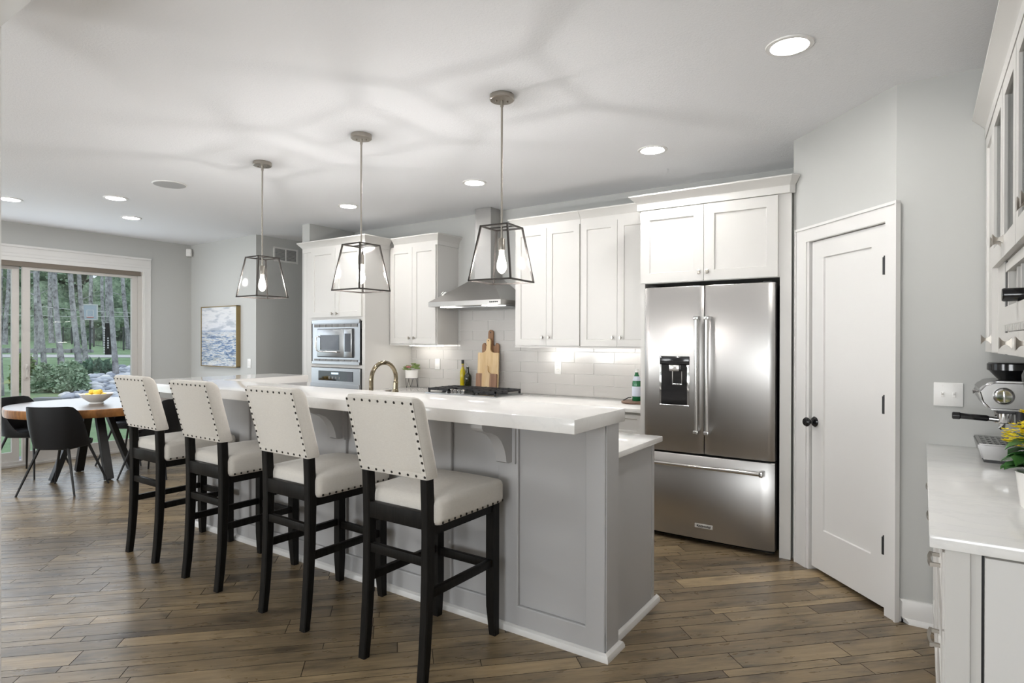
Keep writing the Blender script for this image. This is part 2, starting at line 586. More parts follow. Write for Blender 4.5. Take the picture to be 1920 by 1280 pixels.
    def shaker(self, u0, u1, z0, z1, t=0.02, w=0.06, rec=0.008, fn=None, wb=None):
        """framed door: fn maps (u, out, z) to xyz"""
        def q(u, o, z):
            return self.v(*fn(u, o, z))
        O = [q(u, t, z) for u, z in ((u0, z0), (u1, z0), (u1, z1), (u0, z1))]
        Bk = [q(u, 0, z) for u, z in ((u0, z0), (u1, z0), (u1, z1), (u0, z1))]
        wb = wb or w
        I = [q(u, t, z) for u, z in ((u0 + w, z0 + wb), (u1 - w, z0 + wb), (u1 - w, z1 - w), (u0 + w, z1 - w))]
        e = 0.004
        D = [q(u, t - rec, z) for u, z in ((u0 + w + e, z0 + wb + e), (u1 - w - e, z0 + wb + e), (u1 - w - e, z1 - w - e), (u0 + w + e, z1 - w - e))]
        f = self.bm.faces.new
        for i in range(4):
            j = (i + 1) % 4
            f((O[i], O[j], I[j], I[i]))
            f((I[i], I[j], D[j], D[i]))
            f((Bk[i], Bk[j], O[j], O[i]))
        f(D)
        f(Bk)
        return self

    def build(self, name, material, parent=None, org=None, smooth=30, label=None, recalc=True):
        if recalc:
            bmesh.ops.recalc_face_normals(self.bm, faces=self.bm.faces)
        o0 = Vector(org) if org is not None else (ORG.get(parent.name, Vector()) if parent else Vector())
        if o0.length:
            bmesh.ops.translate(self.bm, vec=-o0, verts=self.bm.verts)
        me = bpy.data.meshes.new(name)
        self.bm.to_mesh(me)
        self.bm.free()
        o = bpy.data.objects.new(name, me)
        COL.objects.link(o)
        me.materials.append(material)
        if smooth:
            for p in me.polygons:
                p.use_smooth = True
            me.set_sharp_from_angle(angle=math.radians(smooth))
        if parent:
            o.parent = parent
        else:
            o.location = o0
        ORG[o.name] = o0
        if label:
            o['label'] = label
        return o


def thing(name, label, cat, loc=(0, 0, 0), rotz=0, group=None, local=False):
    o = bpy.data.objects.new(name, None)
    COL.objects.link(o)
    o.empty_display_size = 0.1
    o.location = loc
    o.rotation_euler = (0, 0, rotz)
    o['label'] = label
    o['category'] = cat
    if group:
        o['group'] = group
    ORG[o.name] = Vector() if local else Vector(loc)
    return o


def tag(o, label, cat, group=None, kind=None):
    if label:
        o['label'] = label
    if cat:
        o['category'] = cat
    if group:
        o['group'] = group
    if kind:
        o['kind'] = kind
    return o


def struct(o, label=None):
    o['kind'] = 'structure'
    if label:
        o['label'] = label
    return o


def copy_tree(o, parent=None):
    c = o.copy()
    COL.objects.link(c)
    if parent:
        c.parent = parent
    for ch in list(KIDS(o)):
        copy_tree(ch, c)
    return c


def KIDS(o):
    return [x for x in list(bpy.data.objects) if x.parent == o]


def dup(o, loc, rotz, label, group=None):
    c = copy_tree(o)
    c.location = loc
    c.rotation_euler = (0, 0, rotz)
    c['label'] = label
    if group:
        c['group'] = group
    return c


def facing_front(yf):
    return lambda u, o, z: (u, yf - o, z)


def facing_left(xf):
    return lambda u, o, z: (xf - o, u, z)

# ------------------------------------------------------------------ room shell
XL, XR, YB = -8.39, 0.62, 4.95
YP, XV, YE = 4.38, -6.85, 6.2      # picture wall, vent wall, end of the alcove


def plank_floor():
    bm = bmesh.new()
    tone = bm.faces.layers.float.new('tone')
    uvl = bm.loops.layers.uv.new('plank')
    region = [(XL, REAR_Y), (XR, REAR_Y), (XR, YE), (XL, YE)]

    def clip(poly):
        for a, c, keep in ((0, XL, 1), (0, XR, -1), (1, REAR_Y, 1), (1, YE, -1)):
            out = []
            for i in range(len(poly)):
                p, q = poly[i - 1], poly[i]
                ip, iq = (p[a] - c) * keep >= 0, (q[a] - c) * keep >= 0
                if ip != iq:
                    t = (c - p[a]) / (q[a] - p[a])
                    out.append((p[0] + (q[0] - p[0]) * t, p[1] + (q[1] - p[1]) * t))
                if iq:
                    out.append(q)
            poly = out
            if len(poly) < 3:
                return None
        return poly
    rnd = random.Random(3)
    k = 1 / math.sqrt(2)
    Wd = [0.128, 0.056, 0.093]
    t = -3.896 - 0.277 * 24
    i = 0
    g = 0.0016
    while t < 3.4:
        w = Wd[i % 3]
        i += 1
        s = -9.0 - rnd.random() * 1.2
        while s < 5.0:
            L = rnd.uniform(0.35, 1.3)
            q = [(s + g, t + g), (s + L - g, t + g), (s + L - g, t + w - g), (s + g, t + w - g)]
            poly = clip([((a + b) * k, (a - b) * k) for a, b in q])
            if poly:
                tv = min(1, max(0, rnd.gauss(0.5, 0.27)))
                ox, oy = rnd.random() * 40, rnd.random() * 40
                V = [bm.verts.new((x, y, 0)) for x, y in poly]
                f = bm.faces.new(V)
                f.normal_update()
                if f.normal.z < 0:
                    f.normal_flip()
                f[tone] = tv
                for lp in f.loops:
                    x, y = lp.vert.co.x, lp.vert.co.y
                    lp[uvl].uv = ((x + y) * k - s + ox, (x - y) * k - t + oy)
                # plank edges
                Vb = [bm.verts.new((v.co.x, v.co.y, -0.006)) for v in V]
                for a in range(len(V)):
                    b = (a + 1) % len(V)
                    ff = bm.faces.new((V[a], Vb[a], Vb[b], V[b]))
                    ff[tone] = 0.0
                    ff.material_index = 1
            s += L
        t += w
    V = [bm.verts.new((x, y, -0.006)) for x, y in region]
    f = bm.faces.new(V)
    f.material_index = 1
    me = bpy.data.meshes.new('floor')
    bm.to_mesh(me)
    bm.free()
    me.materials.append(M['floor'])
    me.materials.append(M['floorgap'])
    o = bpy.data.objects.new('floor', me)
    COL.objects.link(o)
    return struct(o)


plank_floor()
struct(MB().box(XL - 0.2, XR + 0.2, REAR_Y - 0.2, YE + 0.2, CEIL, CEIL + 0.12).build('ceiling', M['ceiling'], smooth=0))
T = 0.14
# left wall with the sliding patio door opening
DY0, DY1, DZ = 1.15, 3.745, 2.30
w = MB()
w.box(XL - T, XL, REAR_Y, DY0, 0, CEIL)
w.box(XL - T, XL, DY1, YP + T, 0, CEIL)
w.box(XL - T, XL, DY0, DY1, DZ, CEIL)
struct(w.build('wall_left', M['wall'], smooth=0))
struct(MB().box(XL, XV - T * 0, YP, YP + T, 0, CEIL).build('wall_picture', M['wall'], smooth=0))
struct(MB().box(XV - T, XV, YP + T, YE, 0, CEIL).build('wall_vent', M['wall'], smooth=0))
struct(MB().box(XV - T, -5.70, YE, YE + T, 0, CEIL).build('wall_alcove', M['wall'], smooth=0))
struct(MB().box(-5.83, -5.70, 4.302, YE, 0, CEIL).build('wall_stub', M['wall'], smooth=0))
struct(MB().box(-5.70, XR + T, YB, YB + T, 0, CEIL).build('wall_back', M['wall'], smooth=0))
# angled pantry wall with its door opening
PA = Vector((-0.700, 4.285))
PB = Vector((-0.113, 3.640))
pd = (PB - PA).normalized()
P0 = Vector((-0.726, 4.250))
off = (P0 - PA).dot(pd)
pn = Vector((-pd.y, pd.x))          # points away from the kitchen
if pn.y < 0:
    pn = -pn
ang = math.atan2(pd.y, pd.x)
# local frame: u along the wall (0 at PA), v into the wall, z up
PM = Matrix.Translation((PA.x, PA.y, 0)) @ Matrix(((pd.x, pn.x, 0, 0), (pd.y, pn.y, 0, 0), (0, 0, 1, 0), (0, 0, 0, 1)))
LW = (PB - PA).length
U = lambda s: s + off              # measured along the casing -> wall coordinate
w = MB(PM)
w.box(0, U(0.165), 0, 0.12, 0, CEIL)
w.box(U(0.815), LW, 0, 0.12, 0, CEIL)
w.box(U(0.165), U(0.815), 0, 0.12, 2.055, CEIL)
struct(w.build('wall_pantry', M['wall'], smooth=0))
struct(MB().box(-0.70, -0.60, 4.34, YB, 0, CEIL).build('wall_recess', M['wall'], smooth=0))
struct(MB().box(-0.113, XR, 3.64, 3.64 + T, 0, CEIL).build('wall_switch', M['wall'], smooth=0))
struct(MB().box(XR, XR + T, REAR_Y, YB, 0, CEIL).build('wall_right', M['wall'], smooth=0))
w = MB()
xs = [XL - T] + [v for a in ADDED_WIN for v in a] + [XR + T]
for i in range(0, len(xs), 2):
    w.box(xs[i], xs[i + 1], REAR_Y - T, REAR_Y, 0, CEIL)
for a, b_ in ADDED_WIN:
    w.box(a, b_, REAR_Y - T, REAR_Y, 0, 0.5)
    w.box(a, b_, REAR_Y - T, REAR_Y, 2.4, CEIL)
struct(w.build('wall_rear', M['wall'], smooth=0))
for k, (a, b_) in enumerate(ADDED_WIN):  # unseen windows, added in the rear wall where the fill lamps sit
    fr = MB()
    for q in (a, (a + b_) / 2 - 0.03, b_ - 0.06):
        fr.box(q, q + 0.06, REAR_Y - 0.10, REAR_Y - 0.03, 0.5, 2.4)
    fr.box(a, b_, REAR_Y - 0.10, REAR_Y - 0.03, 0.5, 0.56)
    fr.box(a, b_, REAR_Y - 0.10, REAR_Y - 0.03, 2.34, 2.4)
    o = struct(fr.build('window_%d' % (k + 2), M['trim'], smooth=0))
    MB().box(a + 0.03, b_ - 0.03, REAR_Y - 0.068, REAR_Y - 0.062, 0.53, 2.37).build('pane', M['glass'], o, smooth=0)

# baseboards with a quarter round shoe (profile: out, z)
BP = [(0, 0), (0.026, 0), (0.026, 0.010), (0.020, 0.022), (0.014, 0.026), (0.014, 0.105), (0.008, 0.118), (0, 0.120)]


def baseboard(side, path):
    return struct(MB().sweep(path, BP).build('baseboard_' + side, M['trim']))


q0 = PA + pd * U(0.882)
baseboard('switch', [(q0.x, q0.y), (PB.x, PB.y), (0.07, 3.64)])
baseboard('picture', [(XL, DY1 + 0.11), (XL, YP), (XV, YP), (XV, YE)])
baseboard('left', [(XL, REAR_Y), (XL, DY0 - 0.11)])
baseboard('right', [(XR, 1.9), (XR, REAR_Y)])

# pantry door: casing, slab with one long panel, knob and three hinges
dr = thing('door_1', None, None, (PA.x, PA.y, 0))
del dr['label'], dr['category']
dr['kind'] = 'structure'
CP = [(0, 0), (0.016, 0), (0.022, 0.006), (0.022, 0.020), (0.017, 0.026), (0.017, 0.080), (0.012, 0.086), (0.005, 0.088)]
c = MB(PM)
ua, ub = U(0.053), U(0.882)
c.box(ua, U(0.150), -0.018, 0.0, 0, 2.05)
c.box(U(0.150), U(0.172), -0.011, 0.06, 0, 2.043)
c.box(U(0.810), ub, -0.018, 0.0, 0, 2.05)
c.box(U(0.805), U(0.815), -0.011, 0.06, 0, 2.043)
c.box(ua, ub, -0.0181, 0.0, 2.043, 2.127)
c.box(U(0.150), U(0.815), -0.011, 0.06, 2.040, 2.055)
c.box(ua - 0.010, ua, -0.026, 0, 0, 2.127)
c.box(ub, ub + 0.010, -0.026, 0, 0, 2.127)
c.box(ua - 0.010, ub + 0.010, -0.026, 0, 2.121, 2.136)
c.build('casing', M['trim'], dr, smooth=0)


def fpan(u, o, z):
    p = PM @ Vector((u, -o, z))
    return (p.x, p.y, p.z)


s = MB().shaker(U(0.186), U(0.794), 0.028, 2.036, 0.034, 0.105, 0.010, lambda u, o, z: fpan(u, o - 0.040 + 0.004, z), 0.247)
s.build('door_panel', M['trim'], dr, smooth=0)
kb = MB(PM)
kc = (U(0.216), 0, 0.925)
kb.lathe([(0.001, 0.004), (0.030, 0.004), (0.032, -0.002), (0.026, -0.010), (0.011, -0.014), (0.011, -0.034), (0.020, -0.040), (0.028, -0.050), (0.029, -0.058), (0.022, -0.068), (0.001, -0.071)], kc, 24, 'y')
kb.build('knob', M['black'], dr)
for hz in (1.815, 1.09, 0.358):
    h = MB(PM)
    h.lathe([(0.001, -0.046), (0.0095, -0.045), (0.0095, 0.045), (0.005, 0.047), (0.004, 0.053), (0.001, 0.054)], (U(0.799), -0.012, hz), 12)
    h.box(U(0.797) - 0.010, U(0.797), -0.004, 0.0, hz - 0.044, hz + 0.044)
    h.build('hinge', M['blackm'], dr)

# sliding patio door in the left wall
wd = thing('window_1', None, None, (XL, 2.45, 0))
del wd['label'], wd['category']
wd['kind'] = 'structure'
c = MB()
for z0, z1, o in ((DZ, 2.475, 0.020), (2.350, 2.364, 0.026), (2.385, 2.393, 0.024), (2.455, 2.48, 0.032)):
    c.box(XL, XL + o, DY0 - 0.10, DY1 + 0.10, z0, z1)
for y0, y1 in ((DY0 - 0.10, DY0), (DY1, DY1 + 0.10)):
    c.box(XL, XL + 0.0195, y0, y1, 0, DZ)
    c.box(XL, XL + 0.026, y0 + 0.015, y0 + 0.035, 0, DZ)
c.build('casing', M['trim'], wd, smooth=0)
j = MB()
j.box(XL - 0.13, XL, DY1 - 0.05, DY1, 0.0, DZ)
j.box(XL - 0.13, XL, DY0, DY0 + 0.05, 0.0, DZ)
j.box(XL - 0.13, XL, DY0 + 0.05, DY1 - 0.05, DZ - 0.03, DZ)
j.box(XL - 0.15, XL, DY0 + 0.05, DY1 - 0.05, 0.0, 0.05)
j.box(XL, XL + 0.05, DY0, DY1, 0.0, 0.022)
j.build('frame', M['vinyl'], wd, smooth=0)
MB().box(XL - 0.075, XL + 0.012, DY0 + 0.01, DY1 - 0.02, DZ - 0.055, DZ).build('shade_rail', M['shade'], wd, smooth=0)


def sash(y0, y1, x0, lab):
    s = MB()
    s.box(x0, x0 + 0.045, y0, y0 + 0.070, 0.05, DZ - 0.03)
    s.box(x0, x0 + 0.045, y1 - 0.065, y1, 0.05, DZ - 0.03)
    s.box(x0, x0 + 0.045, y0 + 0.07, y1 - 0.065, 0.05, 0.15)
    s.box(x0, x0 + 0.045, y0 + 0.07, y1 - 0.065, DZ - 0.09, DZ - 0.03)
    o = s.build('sash', M['vinyl'], wd, smooth=0)
    MB().box(x0 + 0.019, x0 + 0.025, y0 + 0.06, y1 - 0.055, 0.14, DZ - 0.08).build('pane', M['glass'], o, smooth=0)
    return o


sash(DY0 + 0.05, 2.476, XL - 0.115, None)
so = sash(2.490, DY1 - 0.052, XL - 0.055, None)
h = MB()
h.box(XL - 0.010, XL + 0.012, 2.512, 2.536, 0.98, 1.14, 0.004)
h.box(XL + 0.012, XL + 0.030, 2.515, 2.533, 1.10, 1.125)
h.box(XL + 0.012, XL + 0.030, 2.515, 2.533, 0.995, 1.02)
h.build('handle', M['vinyl'], so)

# white cased end and header of the opening the picture is taken through
struct(MB().box(-3.0, -2.922, 0.66, 0.80, 0, CEIL).build('trim_1', M['trim'], smooth=0))
h = MB()
h.box(-2.985, XR, 0.70, 0.785, 2.62, CEIL)
h.sweep([(XR, 0.785), (-2.985, 0.785)], [(0, 2.62), (0.012, 2.62), (0.016, 2.63), (0.016, 2.66), (0, 2.68)])
struct(h.build('trim_2', M['trim'], smooth=0))

# tiled backsplash (running bond), with grout behind
b = MB()
b.box(-4.74, -1.70, YB - 0.006, YB, 0.90, 1.40)
b.box(-4.05, -3.06, YB - 0.006, YB, 1.40, 1.84)
bs = b.build('wall_backsplash', M['grout'], smooth=0)
struct(bs)
t = MB()
row = 0
z = 0.905
while z < 1.83:
    ph = -3.272 if row % 2 == 0 else -3.472
    if row % 2 == 0:
        ph = -3.272
    x = ph - 0.4 * 6
    while x < -1.7:
        a, c = x + 0.0015, x + 0.3985
        lo, hi = (-4.735, -1.705) if z < 1.33 else (-4.04, -3.07)
        a2, c2 = max(a, lo), min(c, hi)
        if c2 - a2 > 0.01:
            t.box(a2, c2, YB - 0.0095, YB - 0.004, z + 0.0015, z + 0.1015, 0.0015, 1)
        x += 0.4
    z += 0.103
    row += 1
t.build('tile_field', M['tile'], bs)

# ------------------------------------------------------------------ island
IS = thing('kitchen_island', 'grey painted two-level kitchen island with panelled bar side', 'island', (-2.9, 2.8, 0))
p = MB()
p.box(-4.70, -1.165, 2.458, 2.58, 0, 1.045)
p.box(-4.70, -1.165, 2.44, 2.462, 0.0, 0.128, 0.006, 2)
p.box(-4.70, -1.165, 2.44, 2.462, 1.003, 1.045, 0.006, 2)
for a, c in ((-1.263, -1.165), (-1.75, -1.63), (-2.21, -2.055), (-2.99, -2.885), (-3.50, -3.36), (-4.02, -3.90), (-4.70, -4.58)):
    p.box(a, c, 2.4398, 2.462, 0.0, 1.045, 0.006, 2)
p.build('bar_wall', M['island'], IS, smooth=0)
MB().box(-1.170, -1.160, 2.45, 2.575, 0, 1.045).build('end_panel', M['island'], IS, smooth=0)
MB().box(-4.705, -4.58, 2.58, 3.43, 0, 1.045).build('return_wall', M['island'], IS, smooth=0)
cb = MB()
cb.box(-4.579, -1.205, 2.58, 3.10, 0.0, 0.875)
for a, c in ((-4.40, -3.75), (-3.74, -3.30), (-3.29, -2.75), (-2.74, -2.20), (-2.19, -1.75), (-1.74, -1.23)):
    cb.box(a, c, 3.10, 3.12, 0.11, 0.86)
cb.box(-1.225, -1.203, 3.10, 3.135, 0.0, 0.875)
cb.build('lower_cabinet', M['island'], IS, smooth=0)


def island_corbel(x):
    pts = [(2.44, 1.045), (2.185, 1.045), (2.185, 1.022), (2.196, 1.008), (2.222, 0.998), (2.262, 0.990), (2.304, 0.972), (2.338, 0.942), (2.362, 0.905), (2.376, 0.868), (2.382, 0.835), (2.395, 0.828), (2.44, 0.828)]
    m = MB().prism(pts, 'x', x - 0.032, x + 0.032)
    m.box(x - 0.05, x + 0.05, 2.428, 2.44, 0.82, 1.045)
    m.build('corbel', M['island'], IS, smooth=35)


for x in (-1.69, -2.935, -3.43):
    island_corbel(x)
SP = [(0, 0), (0.022, 0), (0.022, 0.012), (0.016, 0.026), (0.004, 0.034), (0, 0.034)]
mo = MB()
mo.sweep([(-4.70, 2.60), (-4.70, 2.44), (-1.160, 2.44), (-1.160, 2.58), (-1.203, 2.58), (-1.203, 3.17)], [(o, z) for o, z in SP])
ORGm = mo
mo.build('base_molding', M['trim'], IS)

# bar top: L-shaped white quartz slab, mitred thick edge
bt = MB()
bt.loft([[(x, y, z) for x, y in ((-5.10, 2.137), (-1.155, 2.137), (-1.155, 2.635), (-4.585, 2.635), (-4.585, 3.45), (-5.10, 3.45))] for z in (1.045, 1.105)])
bmesh.ops.bevel(bt.bm, geom=list(bt.bm.edges), offset=0.003, segments=2, affect='EDGES', profile=0.5)
tag(bt.build('bar_countertop', M['quartz'], org=(-2.9, 2.4, 1.045)), 'thick white quartz bar top wrapping around the raised side of the grey island', 'countertop')
lt = MB().box(-4.575, -1.165, 2.583, 3.16, 0.8765, 0.905, 0.003)
tag(lt.build('island_countertop', M['quartz'], org=(-2.9, 2.87, 0.875)), 'lower white quartz worktop on the far side of the grey island', 'countertop')

# gooseneck faucet and soap pump on the lower worktop
fa = thing('kitchen_faucet', 'champagne bronze gooseneck faucet rising behind the bar top', 'faucet', (-2.965, 2.715, 0.905))
pts = [(-2.965, 2.715, 0.905 + i * 0.05) for i in range(6)]
R = 0.112
for i in range(0, 15):
    t = PI - (PI + 0.20) * i / 14
    pts.append((-2.965, 2.715 + R + R * math.cos(t), 1.162 + R * math.sin(t)))
MB().tube(pts, 0.0145, 14).build('spout', M['brass'], fa)
e = Vector(pts[-1])
d = (Vector(pts[-1]) - Vector(pts[-2])).normalized()
MB().tube([e - d * 0.004, e + d * 0.004, e + d * 0.006, e + d * 0.05, e + d * 0.052, e + d * 0.07, e + d * 0.088, e + d * 0.09], [0.0165, 0.0185, 0.017, 0.018, 0.0205, 0.023, 0.026, 0.024], 16).build('spray_head', M['brass'], fa)
MB().lathe([(0.001, 0), (0.030, 0), (0.030, 0.008), (0.022, 0.016), (0.019, 0.06), (0.001, 0.06)], (-2.965, 2.715, 0.905)).build('base_flange', M['brass'], fa)
hm = MB().tube([(-2.945, 2.715, 1.0), (-2.90, 2.715, 1.005), (-2.86, 2.70, 1.03)], [0.010, 0.008, 0.006], 10)
hm.build('handle', M['brass'], fa)
sd = MB().lathe([(0.001, 0), (0.022, 0), (0.022, 0.006), (0.012, 0.012), (0.012, 0.165), (0.016, 0.170), (0.020, 0.192), (0.020, 0.204), (0.001, 0.206)], (-2.79, 2.70, 0.905), 18)
tag(sd.build('soap_pump', M['nickel'], org=(-2.79, 2.70, 0.905)), 'short bronze soap pump peeking over the bar top beside the faucet', 'soap dispenser')

# ------------------------------------------------------------------ crown profile used on every cabinet (out, z rel)
CR = [(0, -0.055), (0.010, -0.055), (0.010, -0.012), (0.014, -0.006), (0.020, 0.004), (0.050, 0.040), (0.056, 0.046), (0.056, 0.056), (0, 0.056)]


def crown(parent, path, z, name='crown'):
    return MB().sweep(path, [(o, z + h) for o, h in CR]).build(name, M['cab'], parent, smooth=25)


def tbar_knob(parent, u, z, fn):
    """small square-ended nickel knob"""
    def q(a, o, b_):
        return fn(u + a, o, z + b_)
    m = MB()
    m.loft([[q(a * 0.004, o, b_ * 0.004) for a, b_ in ((-1, -1), (1, -1), (1, 1), (-1, 1))] for o in (0.0, 0.018)])
    m.loft([[q(a * s, o, b_ * s2) for a, b_ in ((-1, -1), (1, -1), (1, 1), (-1, 1))] for o, s, s2 in ((0.016, 0.006, 0.011), (0.020, 0.008, 0.015), (0.026, 0.008, 0.015), (0.028, 0.006, 0.012))])
    return m.build('knob', M['nickel'], parent)


def door(parent, u0, u1, z0, z1, fn, knob=None, w=0.057, name='door'):
    o = MB().shaker(u0, u1, z0, z1, 0.020, w, 0.009, fn).build(name, M['cab'], parent, smooth=0)
    if knob:
        k = tbar_knob(o, knob[0], knob[1], lambda a, b_, c: fn(a, b_ + 0.020, c))
    return o


# tall oven cabinet
YO = 4.26
oc = thing('oven_cabinet', 'tall white built-in oven cabinet with two doors at top', 'cabinet', (-5.22, 4.6, 0))
b = MB()
b.box(-5.688, -4.745, YO, YB - 0.002, 1.655, 2.44)
b.box(-5.688, -5.61, YO, YB - 0.002, 0, 1.655)
b.box(-4.79, -4.745, YO, YB - 0.002, 0, 1.655)
b.box(-5.61, -4.79, 4.70, YB - 0.002, 0, 1.655)
b.box(-5.61, -4.79, YO, 4.70, 1.625, 1.655)
b.box(-5.61, -4.79, YO, 4.70, 1.128, 1.160)
b.box(-5.61, -4.79, YO, 4.70, 0, 0.40)
b.box(-5.745, -5.69, YO, 4.298, 0, 2.44)
b.build('body', M['cab'], oc, smooth=0)
fo = facing_front(YO)
door(oc, -5.598, -5.193, 1.668, 2.405, fo, (-5.228, 1.705))
door(oc, -5.187, -4.782, 1.668, 2.405, fo, (-5.152, 1.705))
crown(oc, [(-5.745, 4.299), (-5.745, YO), (-4.745, YO), (-4.745, 4.595)][::1], 2.448)
MB().box(-5.688, -4.75, YO + 0.005, YB - 0.01, 2.44, 2.50).build('top_panel', M['cab'], oc, smooth=0)

# built-in microwave
mw = thing('microwave', 'stainless steel microwave built in above the wall oven', 'microwave', (-5.2, 4.4, 1.16))
x0, x1 = -5.572, -4.808
t = MB()
t.box(x0, x1, YO - 0.012, YO - 0.0012, 1.160, 1.640)
for z0, z1 in ((1.598, 1.640), (1.160, 1.192)):
    t.box(x0, x1, YO - 0.026, YO - 0.011, z0, z1, 0.003)
t.build('trim_kit', M['steelh'], mw, smooth=0)
for z0, z1 in ((1.560, 1.592), (1.196, 1.216)):
    v = MB()
    for i in range(7):
        a = x0 + 0.03 + i * 0.101
        v.box(a, a + 0.094, YO - 0.0165, YO - 0.0105, z0, z1)
    v.build('vent_slots', M['grille'], mw, smooth=0)
MB().box(-5.480, -4.905, YO - 0.020, YO + 0.30, 1.235, 1.545, 0.003).build('surround', M['blackm'], mw, smooth=0)
dd = MB().box(-5.474, -5.035, YO - 0.034, YO - 0.018, 1.241, 1.539, 0.004).build('door', M['steelh'], mw)
MB().box(-5.415, -5.105, YO - 0.0365, YO - 0.033, 1.315, 1.475, 0.001, 1).build('window', M['display'], dd)
MB().tube([(-5.445, YO - 0.034, 1.46), (-5.45, YO - 0.06, 1.45), (-5.45, YO - 0.065, 1.34), (-5.44, YO - 0.062, 1.31), (-5.41, YO - 0.058, 1.298), (-5.12, YO - 0.050, 1.294), (-5.10, YO - 0.034, 1.294)], 0.008, 10).build('handle', M['handle'], dd)
cp = MB().box(-5.033, -4.911, YO - 0.034, YO - 0.018, 1.241, 1.539, 0.004).build('control_panel', M['steelh'], mw)
MB().box(-5.018, -4.925, YO - 0.0365, YO - 0.033, 1.300, 1.490, 0.001, 1).build('keypad', M['display'], cp)

# wall oven below it
ov = thing('built_in_oven', 'stainless wall oven with dark glass controls under the microwave', 'oven', (-5.2, 4.4, 0.4))
MB().box(-5.585, -4.80, YO - 0.02, 4.69, 0.4025, 1.122, 0.002).build('body', M['steelh'], ov, smooth=0)
pp = MB().box(-5.46, -4.905, YO - 0.0235, YO - 0.019, 0.985, 1.090, 0.001, 1).build('display', M['display'], ov, smooth=0)
MB().box(-5.245, -5.13, YO - 0.0245, YO - 0.0230, 1.055, 1.075).build('clock_glow', M['digits'], pp, smooth=0)
for i in range(4):
    MB().box(-5.29 + i * 0.055, -5.27 + i * 0.055, YO - 0.0245, YO - 0.0230, 1.005, 1.03).build('touch_key', M['grille'], pp, smooth=0)
MB().box(-5.585, -4.80, YO - 0.034, YO - 0.019, 0.41, 0.955, 0.003).build('door', M['steelh'], ov, smooth=0)
MB().box(-5.48, -4.90, YO - 0.0355, YO - 0.033, 0.50, 0.86).build('door_glass', M['display'], ov, smooth=0)
MB().tube([(-5.56, YO - 0.034, 0.905), (-5.56, YO - 0.075, 0.905), (-4.825, YO - 0.075, 0.905), (-4.825, YO - 0.034, 0.905)], 0.012, 12).build('handle', M['handle'], ov)

# upper cabinets
YU = 4.62
fu = facing_front(YU)


def upper(label, x0, x1, splits, zb, zt, cpath, knobz, z_cr, group='white upper cabinets on the back wall'):
    c = thing('upper_cabinet', label, 'cabinet', ((x0 + x1) / 2, 4.78, zb), group=group)
    b = MB().box(x0, x1, YU, YB - 0.002, zb, zt + 0.02)
    b.box(x0, x1, YU - 0.016, YU, zb - 0.012, zb + 0.001)
    b.build('body', M['cab'], c, smooth=0)
    m = (splits[0] + splits[1]) / 2
    door(c, splits[0], m - 0.0015, zb + 0.006, zt, fu, (m - 0.035, knobz))
    door(c, m + 0.0015, splits[1], zb + 0.006, zt, fu, (m + 0.035, knobz))
    crown(c, cpath, z_cr)
    return c


uc1 = upper('white upper cabinet left of the range hood, next to the oven cabinet', -4.742, -4.075, (-4.730, -4.085), 1.378, 2.395, [(-4.685, YU), (-4.075, YU), (-4.075, YB - 0.002)], 1.445, 2.450)
uc2 = upper('white two-door upper cabinet just right of the range hood', -3.112, -2.438, (-3.105, -2.443), 1.370, 2.425, [(-3.112, YB - 0.002), (-3.112, YU), (-2.438, YU)], 1.450, 2.480)
uc3 = upper('white upper cabinet between its twin and the refrigerator', -2.436, -1.745, (-2.430, -1.750), 1.366, 2.425, [(-2.436, YU), (-1.815, YU)], 1.447, 2.480)
for x0, x1 in ((-4.62, -4.16), (-2.98, -2.56), (-2.35, -1.85)):
    s = MB().box(x0, x1, 4.79, 4.815, 1.358, 1.368)
    tag(s.build('under_cabinet_light', M['strip'], smooth=0, org=((x0 + x1) / 2, 4.8, 1.358)),
        {-4.62: 'glowing under-cabinet light strip left of the range hood', -2.98: 'under-cabinet light strip nearest the range hood on its right', -2.35: 'under-cabinet light strip nearest the refrigerator'}[x0], 'light', 'under-cabinet lights')

# range hood
hd = thing('range_hood', 'stainless steel pyramid chimney range hood over the cooktop', 'range hood', (-3.6, 4.7, 1.74))
hx0, hx1, hy0 = -4.045, -3.165, 4.45
b = MB()
b.loft([[(hx0, hy0, z), (hx1, hy0, z), (hx1, YB - 0.01, z), (hx0, YB - 0.01, z)] for z in (1.752, 1.797)] + [[(-3.715, 4.735, 2.03), (-3.475, 4.735, 2.03), (-3.475, YB - 0.01, 2.03), (-3.715, YB - 0.01, 2.03)]])
b.build('canopy', M['steel'], hd, smooth=0)
b = MB()
b.box(-3.695, -3.495, 4.745, YB - 0.005, 2.02, 2.38)
b.box(-3.691, -3.499, 4.749, YB - 0.005, 2.38, CEIL - 0.001)
b.build('chimney', M['steel'], hd, smooth=0)
for i in range(5):
    MB().lathe([(0.001, 0), (0.006, 0), (0.006, -0.006), (0.001, -0.007)], (-3.285 + i * 0.020, hy0, 1.776), 10, 'y').build('button', M['blackm'], hd)
for x0 in (-3.93, -3.42):
    MB().box(x0, x0 + 0.15, 4.50, 4.56, 1.746, 1.753).build('lamp', M['hoodlamp'], hd, smooth=0)
MB().box(hx0 + 0.03, hx1 - 0.03, 4.58, YB - 0.04, 1.742, 1.753).build('filter', M['steelh'], hd, smooth=0)
